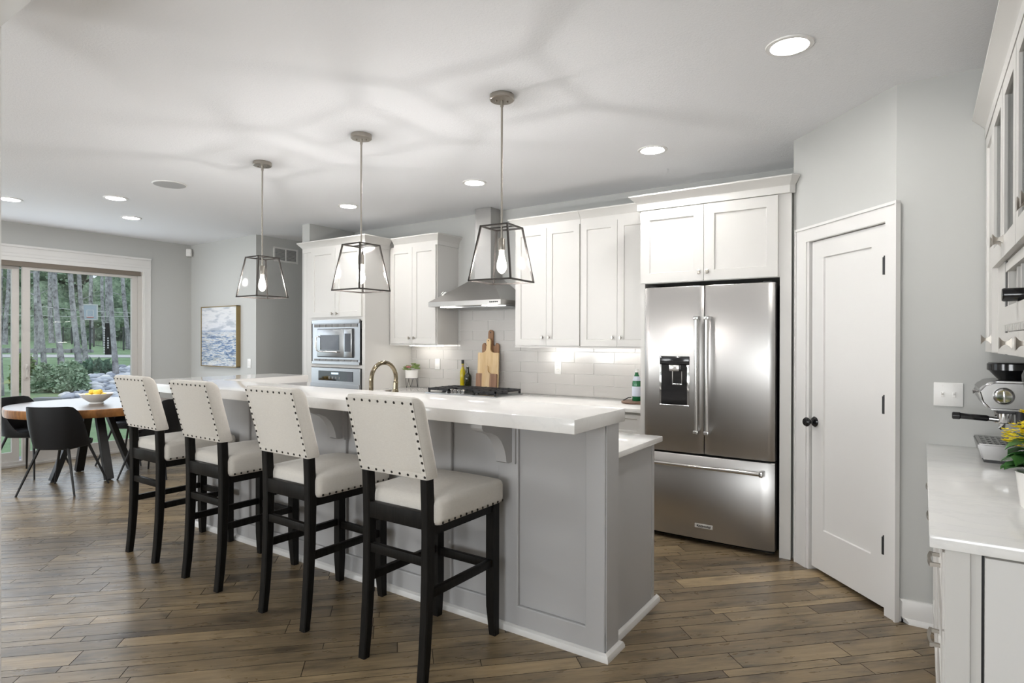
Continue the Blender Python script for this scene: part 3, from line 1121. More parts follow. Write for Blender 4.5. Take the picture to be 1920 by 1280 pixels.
# round timer stuck to the sloping hood
sl = Vector((0, -(2.03 - 1.797), -(4.735 - 4.45))).normalized()
n_ = Vector((-0.70, -0.2, 0.62)).normalized()
c0 = Vector((-3.935, 4.56, 1.875))
tm = thing('kitchen_timer', 'small round white magnetic timer stuck on the range hood', 'timer', c0)
RM = Matrix.Translation(c0 - n_ * 0.012) @ n_.to_track_quat('Z', 'Y').to_matrix().to_4x4()
MB(RM).lathe([(0.001, 0), (0.031, 0), (0.033, 0.006), (0.033, 0.016), (0.030, 0.019), (0.001, 0.019)], (0, 0, 0), 24).build('body', M['white'], tm)
MB(RM).lathe([(0.028, 0.019), (0.030, 0.024), (0.026, 0.026)], (0, 0, 0), 24).build('ring', M['blackm'], tm)
MB(RM).lathe([(0.001, 0.019), (0.024, 0.019), (0.024, 0.032), (0.020, 0.036), (0.001, 0.037)], (0, 0, 0), 24).build('dial', M['white'], tm)

# base cabinets and worktop under the backsplash
bc = thing('base_cabinet', 'white base cabinets along the back wall under the cooktop', 'cabinet', (-3.2, 4.6, 0))
b = MB()
b.box(-4.742, -1.743, 4.335, YB - 0.012, 0.10, 0.874)
b.box(-4.742, -1.743, 4.40, YB - 0.012, 0.0, 0.10)
b.build('body', M['cab'], bc, smooth=0)
fb = facing_front(4.335)
xx = [-4.74, -4.06, -3.60, -3.14, -2.68, -2.22, -1.76]
for a, c in zip(xx, xx[1:]):
    o = door(bc, a + 0.003, c - 0.003, 0.70, 0.855, fb, ((a + c) / 2, 0.78), 0.03, 'drawer')
    o = door(bc, a + 0.003, c - 0.003, 0.115, 0.690, fb, (c - 0.04, 0.63))
tag(MB().box(-4.744, -1.742, 4.29, YB - 0.010, 0.875, 0.905, 0.003).build('back_countertop', M['quartz'], org=(-3.2, 4.6, 0.875)), 'white quartz worktop along the tiled back wall', 'countertop')

# gas cooktop
ck = thing('gas_cooktop', 'five-burner gas cooktop with black cast iron grates under the hood', 'cooktop', (-3.6, 4.62, 0.905))
MB().box(-4.02, -3.165, 4.375, 4.825, 0.905, 0.915, 0.004).build('pan', M['steelh'], ck)
for a, c in ((-4.00, -3.735), (-3.725, -3.46), (-3.45, -3.185)):
    g = MB()
    y0 = 4.40 if a != -3.725 else 4.50
    for yy in (y0, 4.798):
        g.box(a, c, yy, yy + 0.014, 0.938, 0.958)
    for xx_ in (a, c - 0.014):
        g.box(xx_, xx_ + 0.014, y0, 4.812, 0.938, 0.958)
    for i in range(1, 4):
        q = y0 + (4.798 - y0) * i / 4
        g.box(a, c, q, q + 0.016, 0.940, 0.960)
    mid = (a + c) / 2
    g.box(mid - 0.006, mid + 0.006, y0, 4.81, 0.940, 0.960)
    for xx_ in (a, c - 0.016):
        for yy in (y0, 4.796):
            g.box(xx_, xx_ + 0.016, yy, yy + 0.016, 0.914, 0.940)
    g.build('grate', M['iron'], ck, smooth=0)
for x, y in ((-3.87, 4.52), (-3.87, 4.71), (-3.59, 4.65), (-3.32, 4.52), (-3.32, 4.71)):
    MB().lathe([(0.001, 0.914), (0.045, 0.914), (0.045, 0.922), (0.032, 0.928), (0.001, 0.930)], (x, y, 0), 18).build('burner', M['iron'], ck)
for i in range(5):
    MB().lathe([(0.001, 0.914), (0.021, 0.914), (0.021, 0.922), (0.013, 0.925), (0.013, 0.932), (0.019, 0.940), (0.019, 0.948), (0.012, 0.955), (0.001, 0.956)], (-3.775 + i * 0.047, 4.432, 0), 18).build('knob', M['chrome'], ck)

# ------------------------------------------------------------------ refrigerator and its enclosure
YF = 4.25
fc = thing('refrigerator_cabinet', 'deep white cabinet with two doors boxed in above the refrigerator', 'cabinet', (-1.22, 4.6, 0))
b = MB()
b.box(-1.740, -1.705, YF, YB - 0.002, 0, 2.43)
b.box(-0.775, -0.706, YF, YB - 0.002, 0, 2.43)
b.box(-1.705, -0.775, YF, YB - 0.002, 1.842, 2.43)
b.build('body', M['cab'], fc, smooth=0)
ff = facing_front(YF)
m = -1.267
door(fc, -1.735, m - 0.0015, 1.846, 2.378, ff, (m - 0.028, 1.905), 0.07)
door(fc, m + 0.0015, -0.785, 1.846, 2.378, ff, (m + 0.030, 1.905), 0.07)
CRB = [(0, -0.055), (0.022, -0.055), (0.022, -0.006), (0.026, 0.0), (0.032, 0.006), (0.062, 0.036), (0.070, 0.042), (0.070, 0.052), (0, 0.052)]
MB().sweep([(-1.740, 4.595), (-1.740, YF), (-0.722, YF), (-0.700, YF + 0.022)], [(o, 2.440 + h) for o, h in CRB]).build('crown', M['cab'], fc, smooth=25)

FX0, FX1, FS, FD = -1.692, -0.797, -1.257, 4.21   # left, right, split between the doors, door face
fr = thing('refrigerator', 'stainless steel french door refrigerator with bottom freezer drawer', 'refrigerator', (-1.245, 4.5, 0))
b = MB()
b.box(FX0 + 0.005, FX1 - 0.005, FD + 0.085, YB - 0.02, 0.03, 1.80)
b.box(FX0 + 0.02, FX1 - 0.02, FD + 0.10, YB - 0.1, 0.0, 0.03)
b.build('body', M['black'], fr, smooth=0)


def bowed(x0, x1, z0, z1, bow, name, edge=0.006, n=20, mt='steel'):
    """steel door skin that bows out slightly between rounded vertical edges"""
    pts = []
    for i in range(n + 1):
        t = i / n
        x = x0 + (x1 - x0) * t
        k = min(1.0, min(t, 1 - t) * (x1 - x0) / 0.02)
        y = FD - bow * (1 - (2 * t - 1) ** 2) + 0.010 * (1 - k) ** 2
        pts.append((x, y))
    pts += [(x1, FD + 0.075), (x0, FD + 0.075)]
    rings = []
    for z in (z0, z0 + edge, z1 - edge, z1):
        ins = 0.004 if z in (z0, z1) else 0.0
        rings.append([(p[0], p[1] + (ins if p[1] < FD + 0.05 else 0), z) for p in pts])
    return MB().loft(rings).build(name, M[mt], fr, smooth=40)


d1 = bowed(FX0, FS - 0.003, 0.632, 1.808, 0.006, 'door')
d2 = bowed(FS + 0.003, FX1, 0.632, 1.808, 0.006, 'door')
dw = bowed(FX0, FX1, 0.040, 0.618, 0.008, 'freezer_drawer')


def handle_bar(par, p, q, horizontal):
    o = MB().tube([p, q], 0.0135, 16).build('handle', M['handle'], par)
    for c in (p, q):
        m = MB()
        if horizontal:
            m.box(c[0] - 0.012, c[0] + 0.012, c[1] - 0.017, FD - 0.001, c[2] - 0.017, c[2] + 0.017, 0.004)
        else:
            m.box(c[0] - 0.017, c[0] + 0.017, c[1] - 0.017, FD - 0.001, c[2] - 0.013, c[2] + 0.013, 0.004)
        m.build('handle_mount', M['chrome'], par)
    return o


handle_bar(d1, (FS - 0.036, FD - 0.062, 0.790), (FS - 0.036, FD - 0.062, 1.580), False)
handle_bar(d2, (FS + 0.036, FD - 0.062, 0.790), (FS + 0.036, FD - 0.062, 1.580), False)
handle_bar(dw, (FX0 + 0.07, FD - 0.065, 0.552), (FX1 - 0.07, FD - 0.065, 0.552), True)
# water dispenser
dx0, dx1 = -1.572, -1.357
ds = MB()
ds.box(dx0, dx1, FD - 0.013, FD + 0.02, 1.252, 1.312, 0.004)
ds.box(dx0 + 0.012, dx1 - 0.016, FD - 0.0115, FD + 0.02, 0.968, 1.252, 0.002, 1)
dsp = ds.build('water_dispenser', M['black'], fr)
e = MB()
e.box(dx0 - 0.002, dx0 + 0.012, FD - 0.012, FD + 0.01, 0.962, 1.252, 0.002)
e.box(dx1 - 0.016, dx1 + 0.0, FD - 0.012, FD + 0.01, 0.962, 1.252, 0.002)
e.box(dx0 - 0.002, dx1, FD - 0.014, FD + 0.01, 0.955, 0.968, 0.002)
e.build('dispenser_trim', M['chrome'], dsp)
e = MB()
e.box(-1.497, -1.425, FD - 0.030, FD - 0.008, 1.205, 1.250, 0.003)
e.build('spout', M['handle'], dsp)
e = MB()
e.box(-1.478, -1.472, FD - 0.020, FD - 0.010, 1.115, 1.205)
e.box(-1.410, -1.406, FD - 0.020, FD - 0.010, 1.115, 1.205)
e.box(-1.478, -1.406, FD - 0.020, FD - 0.010, 1.108, 1.120, 0.002)
e.build('paddle', M['chrome'], dsp)
# badge with the lettering seen in the photograph
bg_ = MB().box(-1.316, -1.192, FD - 0.0115, FD - 0.004, 0.119, 0.147, 0.001, 1).build('badge', M['badge'], dw)
tcu = bpy.data.curves.new('badge_lettering', 'FONT')
tcu.body = 'KitchenAid'
tcu.size = 0.021
tcu.align_x = 'CENTER'
tcu.align_y = 'CENTER'
tcu.extrude = 0.0004
tcu.offset = 0.0006
tmp = bpy.data.objects.new('badge_lettering', tcu)
COL.objects.link(tmp)
bpy.context.view_layer.update()
tme = bpy.data.meshes.new_from_object(tmp.evaluated_get(bpy.context.evaluated_depsgraph_get()))
bpy.data.objects.remove(tmp)
to = bpy.data.objects.new('badge_lettering', tme)
COL.objects.link(to)
tme.materials.clear()
tme.materials.append(M['black'])
to.parent = bg_
to.location = Vector((-1.254, FD - 0.0122, 0.133)) - Vector((-1.245, 4.5, 0))
to.rotation_euler = (PI / 2, 0, 0)
g = MB()
for x in (FX0 + 0.02, FX1 - 0.08):
    g.box(x, x + 0.06, FD + 0.02, FD + 0.085, 1.800, 1.818, 0.003)
g.build('hinge_cover', M['blackm'], fr)

# ------------------------------------------------------------------ bar stools
def make_stool(label):
    t = thing('bar_stool', label, 'stool', local=True, group='upholstered bar stools along the island')
    hw = 0.20
    # cushions
    s = MB()
    s.box(-0.228, 0.228, -0.205, 0.275, 0.640, 0.756, 0.028, 4)
    bmesh.ops.subdivide_edges(s.bm, edges=[e for e in s.bm.edges if e.calc_length() > 0.2], cuts=4, use_grid_fill=True)
    for v in s.bm.verts:
        if v.co.z > 0.72:
            q = (1 - (v.co.x / 0.228) ** 2) * (1 - ((v.co.y - 0.035) / 0.24) ** 2)
            v.co.z += 0.024 * max(q, 0)
    # lower edge is crisp where the fabric is tacked down
    st = s.build('seat', M['linen'], t, smooth=50)
    nh = MB().lathe([(0.0062, 0.0), (0.0058, 0.0022), (0.0035, 0.0038), (0.0008, 0.0043)], (0, 0, 0), 8).build('nailhead', M['nail'], st, smooth=60)
    used = []

    def nail(x, y, z, d, par=None):
        o_ = nh if not used else nh.copy()
        if used:
            COL.objects.link(o_)
        used.append(1)
        o_.parent = par or st
        o_.location = (x, y, z)
        o_.rotation_euler = Vector(d).to_track_quat('Z', 'Y').to_euler()
    for i in range(12):
        y = -0.18 + i * 0.0395
        for sx_ in (-1, 1):
            nail(sx_ * 0.2275, y, 0.656, (sx_, 0, 0))
    for i in range(11):
        nail(-0.195 + i * 0.039, 0.2745, 0.656, (0, 1, 0))

    # backrest: leaning cushion, rear face from y=-.250 at z=.845 to -.340 at z=1.185
    def by(z):
        return -0.250 - 0.090 * (z - 0.845) / 0.34
    bk = MB()
    zz = (0.842, 0.850, 0.90, 0.96, 1.02, 1.08, 1.14, 1.168, 1.182, 1.187)
    rings = []
    for z in zz:
        k = max(0.0, (z - 1.150) / 0.037)
        inset = 0.016 * k * k + (0.004 if z < 0.846 else 0)
        th = 0.084
        y0, y1 = by(z) + inset * 0.4, by(z) + th - inset * 1.5
        x = 0.203 - inset * 0.7
        bulge = 0.006 * math.sin(PI * min(1, max(0, (z - 0.842) / 0.34)))
        pts = [(-x + 0.006, y0), (x - 0.006, y0), (x, y0 + 0.006), (x + bulge, (y0 + y1) / 2), (x, y1 - 0.022), (x - 0.010, y1 - 0.006), (x - 0.028, y1), (0, y1 + 0.008), (-x + 0.028, y1), (-x + 0.010, y1 - 0.006), (-x, y1 - 0.022), (-x - bulge, (y0 + y1) / 2), (-x, y0 + 0.006)]
        rings.append([(a, b_, z) for a, b_ in pts])
    bk.loft(rings)
    bo = bk.build('backrest', M['linen'], t, smooth=50)
    # flat band the nails sit on
    rn = (0, -0.965, -0.26)
    for i in range(9):
        x = -0.192 + i * 0.048
        for z in (0.855, 1.167):
            nail(x, by(z) - 0.0005, z, rn, bo)
    for i in range(1, 10):
        z = 0.855 + i * 0.0312
        for sx_ in (-1, 1):
            nail(sx_ * 0.192, by(z) - 0.0005, z, rn, bo)
    pn_ = MB()
    w_ = 0.012
    for sx_ in (-1, 1):
        pn_.loft([[(sx_ * 0.189 - w_, by(z) - 0.0006, z), (sx_ * 0.189 + w_, by(z) - 0.0006, z), (sx_ * 0.189 + w_, by(z) + 0.002, z), (sx_ * 0.189 - w_, by(z) + 0.002, z)] for z in (0.846, 1.172)])
    for z in (0.857, 1.163):
        pn_.loft([[(x, by(z - w_) - 0.0009, z - w_), (x, by(z + w_) - 0.0009, z + w_), (x, by(z + w_) + 0.002, z + w_), (x, by(z - w_) + 0.002, z - w_)] for x in (-0.197, 0.197)])
    pn_.build('welt_band', M['linen'], bo, smooth=0)

    # rear legs run up into the back, sweeping backwards at the foot
    def rear(sx_):
        m_ = MB()
        prof = [(0.0, -0.268, 0.036), (0.10, -0.258, 0.039), (0.25, -0.248, 0.042), (0.42, -0.242, 0.045), (0.60, -0.240, 0.047), (0.74, -0.243, 0.046), (0.90, -0.262, 0.045)]
        rings = []
        for z, y, d in prof:
            yo = y + (0.012 if z > 0.84 else 0)
            a, b_ = (0.156, 0.199)
            xs_ = (sx_ * a, sx_ * b_)
            x0_, x1_ = min(xs_), max(xs_)
            c_ = 0.005
            rings.append([(x0_ + c_, yo, z), (x1_ - c_, yo, z), (x1_, yo + c_, z), (x1_, yo + d - c_, z), (x1_ - c_, yo + d, z), (x0_ + c_, yo + d, z), (x0_, yo + d - c_, z), (x0_, yo + c_, z)])
        m_.loft(rings)
        m_.build('leg', M['blackwood'], t, smooth=30)

    def front(sx_):
        m_ = MB()
        rings = []
        for z, ins in ((0.0, 0.012), (0.03, 0.009), (0.14, 0.001), (0.22, 0.0), (0.642, 0.0)):
            xs_ = (sx_ * (0.153 + ins), sx_ * 0.199)
            x0_, x1_ = min(xs_), max(xs_)
            rings.append([(x0_, 0.222 + ins, z), (x1_, 0.222 + ins, z), (x1_, 0.268, z), (x0_, 0.268, z)])
        m_.loft(rings)
        m_.build('leg', M['blackwood'], t, smooth=30)
    for sx_ in (-1, 1):
        rear(sx_)
        front(sx_)
    MB().box(-0.157, 0.157, -0.237, -0.207, 0.628, 0.700, 0.003).build('seat_rail', M['blackwood'], t)
    m_ = MB()
    m_.box(-0.195, 0.195, 0.232, 0.262, 0.600, 0.641)
    for sx_ in (-1, 1):
        m_.box(sx_ * 0.165, sx_ * 0.192, -0.2, 0.23, 0.600, 0.641)
    m_.build('seat_frame', M['blackwood'], t)
    MB().box(-0.157, 0.157, -0.232, -0.208, 0.472, 0.512, 0.002).build('stretcher', M['blackwood'], t)
    MB().box(-0.157, 0.157, 0.234, 0.258, 0.318, 0.358, 0.002).build('stretcher', M['blackwood'], t)
    for sx_ in (-1, 1):
        MB().box(sx_ * 0.166, sx_ * 0.190, -0.205, 0.225, 0.335, 0.372, 0.002).build('stretcher', M['blackwood'], t)
    return t


SL = ['cream bar stool nearest the refrigerator end of the island, closest to the camera',
      'cream nailhead bar stool in front of the faucet, second from the refrigerator end',
      'cream nailhead bar stool, second counting from the dining table',
      'cream nailhead bar stool closest to the dining table, covering its end']
st0 = make_stool(SL[0])
st0.location = (-1.893, 2.105, 0)
for i, (x, y, rz) in enumerate(((-2.672, 2.112, -1.0), (-3.470, 2.122, 0.0), (-4.223, 2.135, 0.0))):
    dup(st0, (x, y, 0), math.radians(rz), SL[i + 1])

# ------------------------------------------------------------------ pendants
def make_pendant(label):
    t = thing('pendant_light', label, 'pendant light', local=True, group='open box pendant lights over the island')
    ca = MB().lathe([(0.001, CEIL - 0.0005), (0.065, CEIL - 0.0005), (0.066, CEIL - 0.004), (0.066, CEIL - 0.024), (0.062, CEIL - 0.028), (0.001, CEIL - 0.029)], (0, 0, 0), 32).build('canopy', M['nickel'], t)
    for a in (0.7, 0.7 + PI):
        MB().lathe([(0.001, -0.030), (0.004, -0.030), (0.005, -0.033), (0.005, -0.040), (0.001, -0.042)], (0.030 * math.cos(a), 0.030 * math.sin(a), CEIL + 0.004), 10).build('screw', M['nickel'], ca)
    MB().tube([(0, 0, CEIL - 0.026), (0, 0, CEIL - 0.062)], 0.0085, 12).build('swivel', M['nickel'], ca)
    MB().tube([(0, 0, CEIL - 0.03), (0, 0, 1.965)], 0.0058, 12).build('rod', M['nickel'], t)
    MB().lathe([(0.001, 1.968), (0.016, 1.968), (0.019, 1.962), (0.019, 1.905), (0.001, 1.904)], (0, 0, 0), 18).build('socket', M['nickel'], t)
    b_ = MB().lathe([(0.001, 1.778), (0.004, 1.779), (0.014, 1.785), (0.023, 1.797), (0.0275, 1.812), (0.027, 1.828), (0.022, 1.852), (0.0155, 1.878), (0.013, 1.905), (0.001, 1.906)], (0, 0, 0), 20)
    bo_ = b_.build('bulb', M['bulb'], t)
    MB().lathe([(0.001, 1.795), (0.014, 1.800), (0.017, 1.820), (0.013, 1.845), (0.007, 1.856), (0.001, 1.857)], (0, 0, 0), 12).build('filament', M['filament'], bo_)
    h, H_, zt, zb, w = 0.081, 0.126, 2.027, 1.738, 0.0085
    f = MB()
    ct = [(-h, -h, zt), (h, -h, zt), (h, h, zt), (-h, h, zt)]
    cb = [(-H_, -H_, zb), (H_, -H_, zb), (H_, H_, zb), (-H_, H_, zb)]
    for i in range(4):
        j_ = (i + 1) % 4
        for A in (ct, cb):
            d = (Vector(A[j_]) - Vector(A[i])).normalized() * (w / 2)
            f.bar(Vector(A[i]) - d, Vector(A[j_]) + d, w, w)
        f.bar(ct[i], cb[i], w, w, up=(0, 0, 1))
    f.bar((-h, 0, zt), (h, 0, zt), w, 0.006)
    f.build('frame', M['frame'], t, smooth=0)
    for i in range(4):
        j_ = (i + 1) % 4
        g = MB()
        V = [g.v(*p) for p in (ct[i], ct[j_], cb[j_], cb[i])]
        g.bm.faces.new(V)
        g.build('glass_pane', M['pglass'], t, smooth=0, recalc=False)
    return t


PL = ['box frame pendant hanging in front of the range hood, nearest the refrigerator',
      'box frame pendant in the middle, hanging before the oven cabinet',
      'box frame pendant nearest the dining area, hanging before the grey wall']
p0 = make_pendant(PL[0])
p0.location = (-1.858, 2.62, 0)
p0.rotation_euler = (0, 0, math.radians(5))
for i, x in enumerate((-2.955, -4.02)):
    dup(p0, (x, 2.62, 0), 0, PL[i + 1])

# ------------------------------------------------------------------ recessed ceiling lights and speaker
def make_can(label):
    t = thing('recessed_light', label, 'ceiling light', local=True, group='recessed ceiling lights')
    MB().lathe([(0.100, CEIL - 0.0005), (0.098, CEIL - 0.006), (0.080, CEIL - 0.008), (0.074, CEIL - 0.004), (0.074, CEIL - 0.0005)], (0, 0, 0), 36, cap=False).build('trim_ring', M['white'], t)
    MB().lathe([(0.001, CEIL - 0.0035), (0.0735, CEIL - 0.0035), (0.0735, CEIL - 0.001), (0.001, CEIL - 0.001)], (0, 0, 0), 36).build('lens', M['lens'], t)
    return t


CLs = [('bright recessed ceiling light above the pantry door, largest in view', -0.490, 2.888),
       ('recessed ceiling light in front of the refrigerator cabinet', -1.532, 3.944),
       ('recessed ceiling light just left of the range hood chimney', -3.074, 3.942),
       ('recessed ceiling light above the tall oven cabinet', -4.633, 3.944),
       ('recessed ceiling light at the picture edge over the patio door', -7.032, 1.987),
       ('recessed ceiling light over the dining table, left of the round speaker', -6.159, 2.522),
       ('recessed ceiling light farthest away, nearest the patio door corner', -7.02, 3.024)]
c0_ = make_can(CLs[0][0])
c0_.location = (CLs[0][1], CLs[0][2], 0)
for lab, x, y in CLs[1:]:
    dup(c0_, (x, y, 0), 0, lab)
sp = thing('ceiling_speaker', 'flat round grey speaker grille flush in the ceiling', 'speaker', (-5.231, 2.55, CEIL))
MB().lathe([(0.001, -0.009), (0.120, -0.009), (0.122, -0.007), (0.122, -0.0005), (0.001, -0.0005)], (-5.231, 2.55, CEIL), 40).build('grille', M['spk'], sp)
MB().lathe([(0.122, -0.0005), (0.122, -0.008), (0.130, -0.006), (0.131, -0.0005)], (-5.231, 2.55, CEIL), 40, cap=False).build('ring', M['white'], sp)

# ------------------------------------------------------------------ wall-mounted things
sn = thing('motion_sensor', 'small white motion sensor high in the wall corner', 'sensor', (-8.36, 4.34, 2.59))
SM = Matrix.Translation((-8.365, 4.345, 2.62)) @ Matrix.Rotation(math.radians(45), 4, 'Z')
MB(SM).box(-0.035, 0.035, -0.045, 0.02, -0.055, 0.05, 0.012, 3).build('case', M['white'], sn)
MB(SM).box(-0.026, 0.026, -0.049, -0.03, -0.04, 0.0, 0.008, 3).build('lens', M['ceramic'], sn)

pc = thing('painting', 'blue and white seascape painting in a slim gold frame', 'painting', (-7.46, YP, 1.085))
px0, px1, pz0, pz1 = -8.03, -7.185, 1.068, 1.860
MB().box(px0 + 0.012, px1 - 0.012, YP - 0.052, YP - 0.005, pz0 + 0.012, pz1 - 0.012).build('canvas', M['canvas'], pc, smooth=0)
f = MB()
for a, c in ((px0, px0 + 0.010), (px1 - 0.010, px1)):
    f.box(a, c, YP - 0.058, YP - 0.001, pz0, pz1)
for a, c in ((pz0, pz0 + 0.010), (pz1 - 0.010, pz1)):
    f.box(px0, px1, YP - 0.058, YP - 0.001, a, c)
f.build('frame', M['gold'], pc, smooth=0)


def plate(name, label, cat, loc, n, fn_rot, kind):
    """wall plate in local x (width) / -y (out) / z"""
    t = thing(name, label, cat, loc, fn_rot, local=True)
    w_ = 0.072 if n == 1 else 0.118
    MB().box(-w_ / 2, w_ / 2, -0.007, 0, -0.058, 0.058, 0.003).build('cover_plate', M['white'], t)
    for i in range(n):
        x = (i - (n - 1) / 2) * 0.046
        if kind == 'toggle':
            g = MB()
            g.box(x - 0.006, x + 0.006, -0.0085, -0.006, -0.013, 0.013, 0.001, 1)
            g.loft([[(x - 0.0045, -0.007, -0.004), (x + 0.0045, -0.007, -0.004), (x + 0.0045, -0.007, 0.010), (x - 0.0045, -0.007, 0.010)], [(x - 0.0035, -0.018, 0.006), (x + 0.0035, -0.018, 0.006), (x + 0.0035, -0.018, 0.013), (x - 0.0035, -0.018, 0.013)]])
            g.build('toggle', M['ceramic'], t)
        elif kind == 'rocker':
            MB().box(x - 0.017, x + 0.017, -0.0105, -0.006, -0.034, 0.034, 0.002).build('rocker', M['ceramic'], t)
        else:
            for dz in (-0.020, 0.020):
                o = MB().lathe([(0.001, -0.0095), (0.0165, -0.0095), (0.0172, -0.008), (0.0172, -0.006)], (x, 0, dz), 18, 'y').build('socket', M['ceramic'], t)
                s_ = MB()
                s_.box(x - 0.0075, x - 0.0055, -0.0099, -0.009, dz - 0.002, dz + 0.007)
                s_.box(x + 0.0055, x + 0.0075, -0.0099, -0.009, dz - 0.002, dz + 0.007)
                s_.build('slots', M['blackm'], o, smooth=0)
        g = MB()
        for dz in (-0.042, 0.042) if kind != 'outlet' else (0,):
            g.lathe([(0.001, -0.0085), (0.003, -0.0085), (0.003, -0.006)], (x, 0, dz), 8, 'y')
        g.build('screw', M['ceramic'], t)
    return t


plate('light_switch', 'white double toggle switch plate right of the pantry door', 'light switch', (0.104, 3.64, 1.163), 2, 0, 'toggle')
plate('light_switch', 'white rocker switch on the wall beside the seascape painting', 'light switch', (-6.99, YP, 1.125), 1, 0, 'rocker')
plate('light_switch', 'white rocker switch on the tile above the succulent, left of the oil bottles', 'light switch', (-4.352, YB - 0.0095, 1.163), 1, 0, 'rocker')
plate('wall_outlet', 'white duplex outlet on the tile right of the cutting boards', 'outlet', (-2.846, YB - 0.0095, 1.163), 1, 0, 'outlet')
po = plate('wall_outlet', 'white outlet low on the patio door wall seen between two bar stools', 'outlet', (XL, 4.14, 0.35), 1, PI / 2, 'outlet')
af = thing('air_freshener', 'white plug-in air freshener in the outlet between two bar stools', 'air freshener', (XL + 0.011, 4.14, 0.33))
MB().box(XL + 0.011, XL + 0.06, 4.105, 4.175, 0.275, 0.345, 0.014, 3).build('body', M['white'], af)
MB().lathe([(0.001, 0.345), (0.018, 0.345), (0.015, 0.37), (0.001, 0.374)], (XL + 0.035, 4.14, 0), 16).build('cap', M['ceramic'], af)

# return air grille on the vent wall
vx = thing('vent_grille', 'white double return air grille high on the grey wall', 'vent', (XV, 4.80, 2.52))
vy0, vy1, vz0, vz1 = 4.615, 4.985, 2.425, 2.615
f = MB()
for y0, y1 in ((vy0, vy0 + 0.024), (vy1 - 0.024, vy1), ((vy0 + vy1) / 2 - 0.008, (vy0 + vy1) / 2 + 0.008)):
    f.box(XV, XV + 0.012, y0, y1, vz0, vz1, 0.002, 1)
for z0, z1 in ((vz0, vz0 + 0.024), (vz1 - 0.024, vz1)):
    f.box(XV, XV + 0.0115, vy0, vy1, z0, z1, 0.002, 1)
f.build('frame', M['trim'], vx, smooth=0)
f = MB()
for i in range(12):
    z = vz0 + 0.028 + i * 0.0118
    f.loft([[(XV + 0.002, y, z), (XV + 0.009, y, z - 0.005), (XV + 0.0095, y, z - 0.004), (XV + 0.0025, y, z + 0.001)] for y in (vy0 + 0.024, vy1 - 0.024)])
f.build('louvers', M['trim'], vx, smooth=0)
MB().box(XV + 0.0005, XV + 0.002, vy0 + 0.02, vy1 - 0.02, vz0 + 0.02, vz1 - 0.02).build('backing', M['grille'], vx, smooth=0)

# ------------------------------------------------------------------ things on the back worktop
ZC = 0.905


def paddle_board(name, label, mt, x0, x1, zs, zt, hw_, yb, th, lean, shoulder=0.02, hole=True, dip=0.0):
    """board with a handle; stands on the worktop leaning back against the tile"""
    cx, w_, hs, top = (x0 + x1) / 2, (x1 - x0) / 2, zs - ZC, zt - ZC
    right = [(w_ - 0.008, 0), (w_, 0.008), (w_, hs - shoulder)]
    for i in range(1, 7):
        a = i / 6 * PI / 2
        right.append((w_ - shoulder * (1 - math.cos(a)), hs - shoulder + shoulder * math.sin(a)))
    r2 = min(0.045, (w_ - shoulder - hw_) * 0.6)
    for i in range(0, 7):
        a = i / 6 * PI / 2
        right.append((hw_ + r2 * (1 - math.sin(a)), hs - dip + r2 * (1 - math.cos(a))))
    for i in range(0, 8):
        a = i / 8 * PI / 2
        right.append((hw_ * math.cos(a), top - hw_ + hw_ * math.sin(a)))
    outline = [(cx + a, b_) for a, b_ in right] + [(cx, top)] + [(cx - a, b_) for a, b_ in reversed(right)]
    RMx = Matrix.Translation((0, yb, ZC)) @ Matrix.Rotation(-lean, 4, 'X')
    t_ = thing(name, label, 'cutting board', (cx, yb, ZC))
    MB(RMx).prism(outline, 'y', -th, 0).build('board', M[mt], t_, smooth=40)
    if hole:
        MB(RMx).lathe([(0.001, -th - 0.0006), (0.0065, -th - 0.0006), (0.0065, -th + 0.001), (0.001, -th + 0.001)], (cx, 0, top - hw_ * 0.9), 14, 'y').build('hanging_hole', M['blackm'], t_)
    return t_


paddle_board('cutting_board', 'brown walnut paddle board standing hindmost against the tile', 'walnut', -3.722, -3.515, 1.395, 1.528, 0.030, 4.902, 0.016, 0.045, 0.030, True, 0.030)
paddle_board('cutting_board', 'pale wood paddle board standing between the walnut and two-tone boards', 'maple', -3.745, -3.490, 1.298, 1.440, 0.024, 4.868, 0.018, 0.045, 0.012)
paddle_board('cutting_board', 'small two-tone acacia board with short handle, frontmost of the three', 'barkwood', -3.748, -3.492, 1.088, 1.168, 0.015, 4.846, 0.016, 0.045, 0.010, False)


def bottle(name, label, cat, x, y, prof, mt, org):
    t_ = thing(name, label, cat, (x, y, ZC))
    MB().lathe(prof, (x, y, ZC), 22).build('bottle_body', M[mt], t_)
    return t_


o1 = bottle('oil_bottle', 'tall slim bottle of golden olive oil with a dark stopper', 'bottle', -3.975, 4.905, [(0.001, 0.001), (0.027, 0.001), (0.029, 0.006), (0.029, 0.185), (0.024, 0.205), (0.013, 0.225), (0.011, 0.262), (0.013, 0.264), (0.013, 0.272), (0.001, 0.273)], 'oil', None)
MB().lathe([(0.001, 0.226), (0.0122, 0.228), (0.0122, 0.262)], (-3.975, 4.905, ZC), 16, cap=False).build('neck_label', M['cork'], o1)
MB().lathe([(0.001, 0.272), (0.0135, 0.272), (0.0135, 0.312), (0.001, 0.313)], (-3.975, 4.905, ZC), 16).build('stopper', M['blackm'], o1)
o2 = bottle('oil_bottle', 'dark glass oil bottle with a metal pour spout, beside the golden one', 'bottle', -3.903, 4.898, [(0.001, 0.001), (0.034, 0.001), (0.037, 0.007), (0.037, 0.140), (0.032, 0.160), (0.016, 0.180), (0.013, 0.225), (0.015, 0.228), (0.015, 0.238), (0.001, 0.239)], 'darkglass', None)
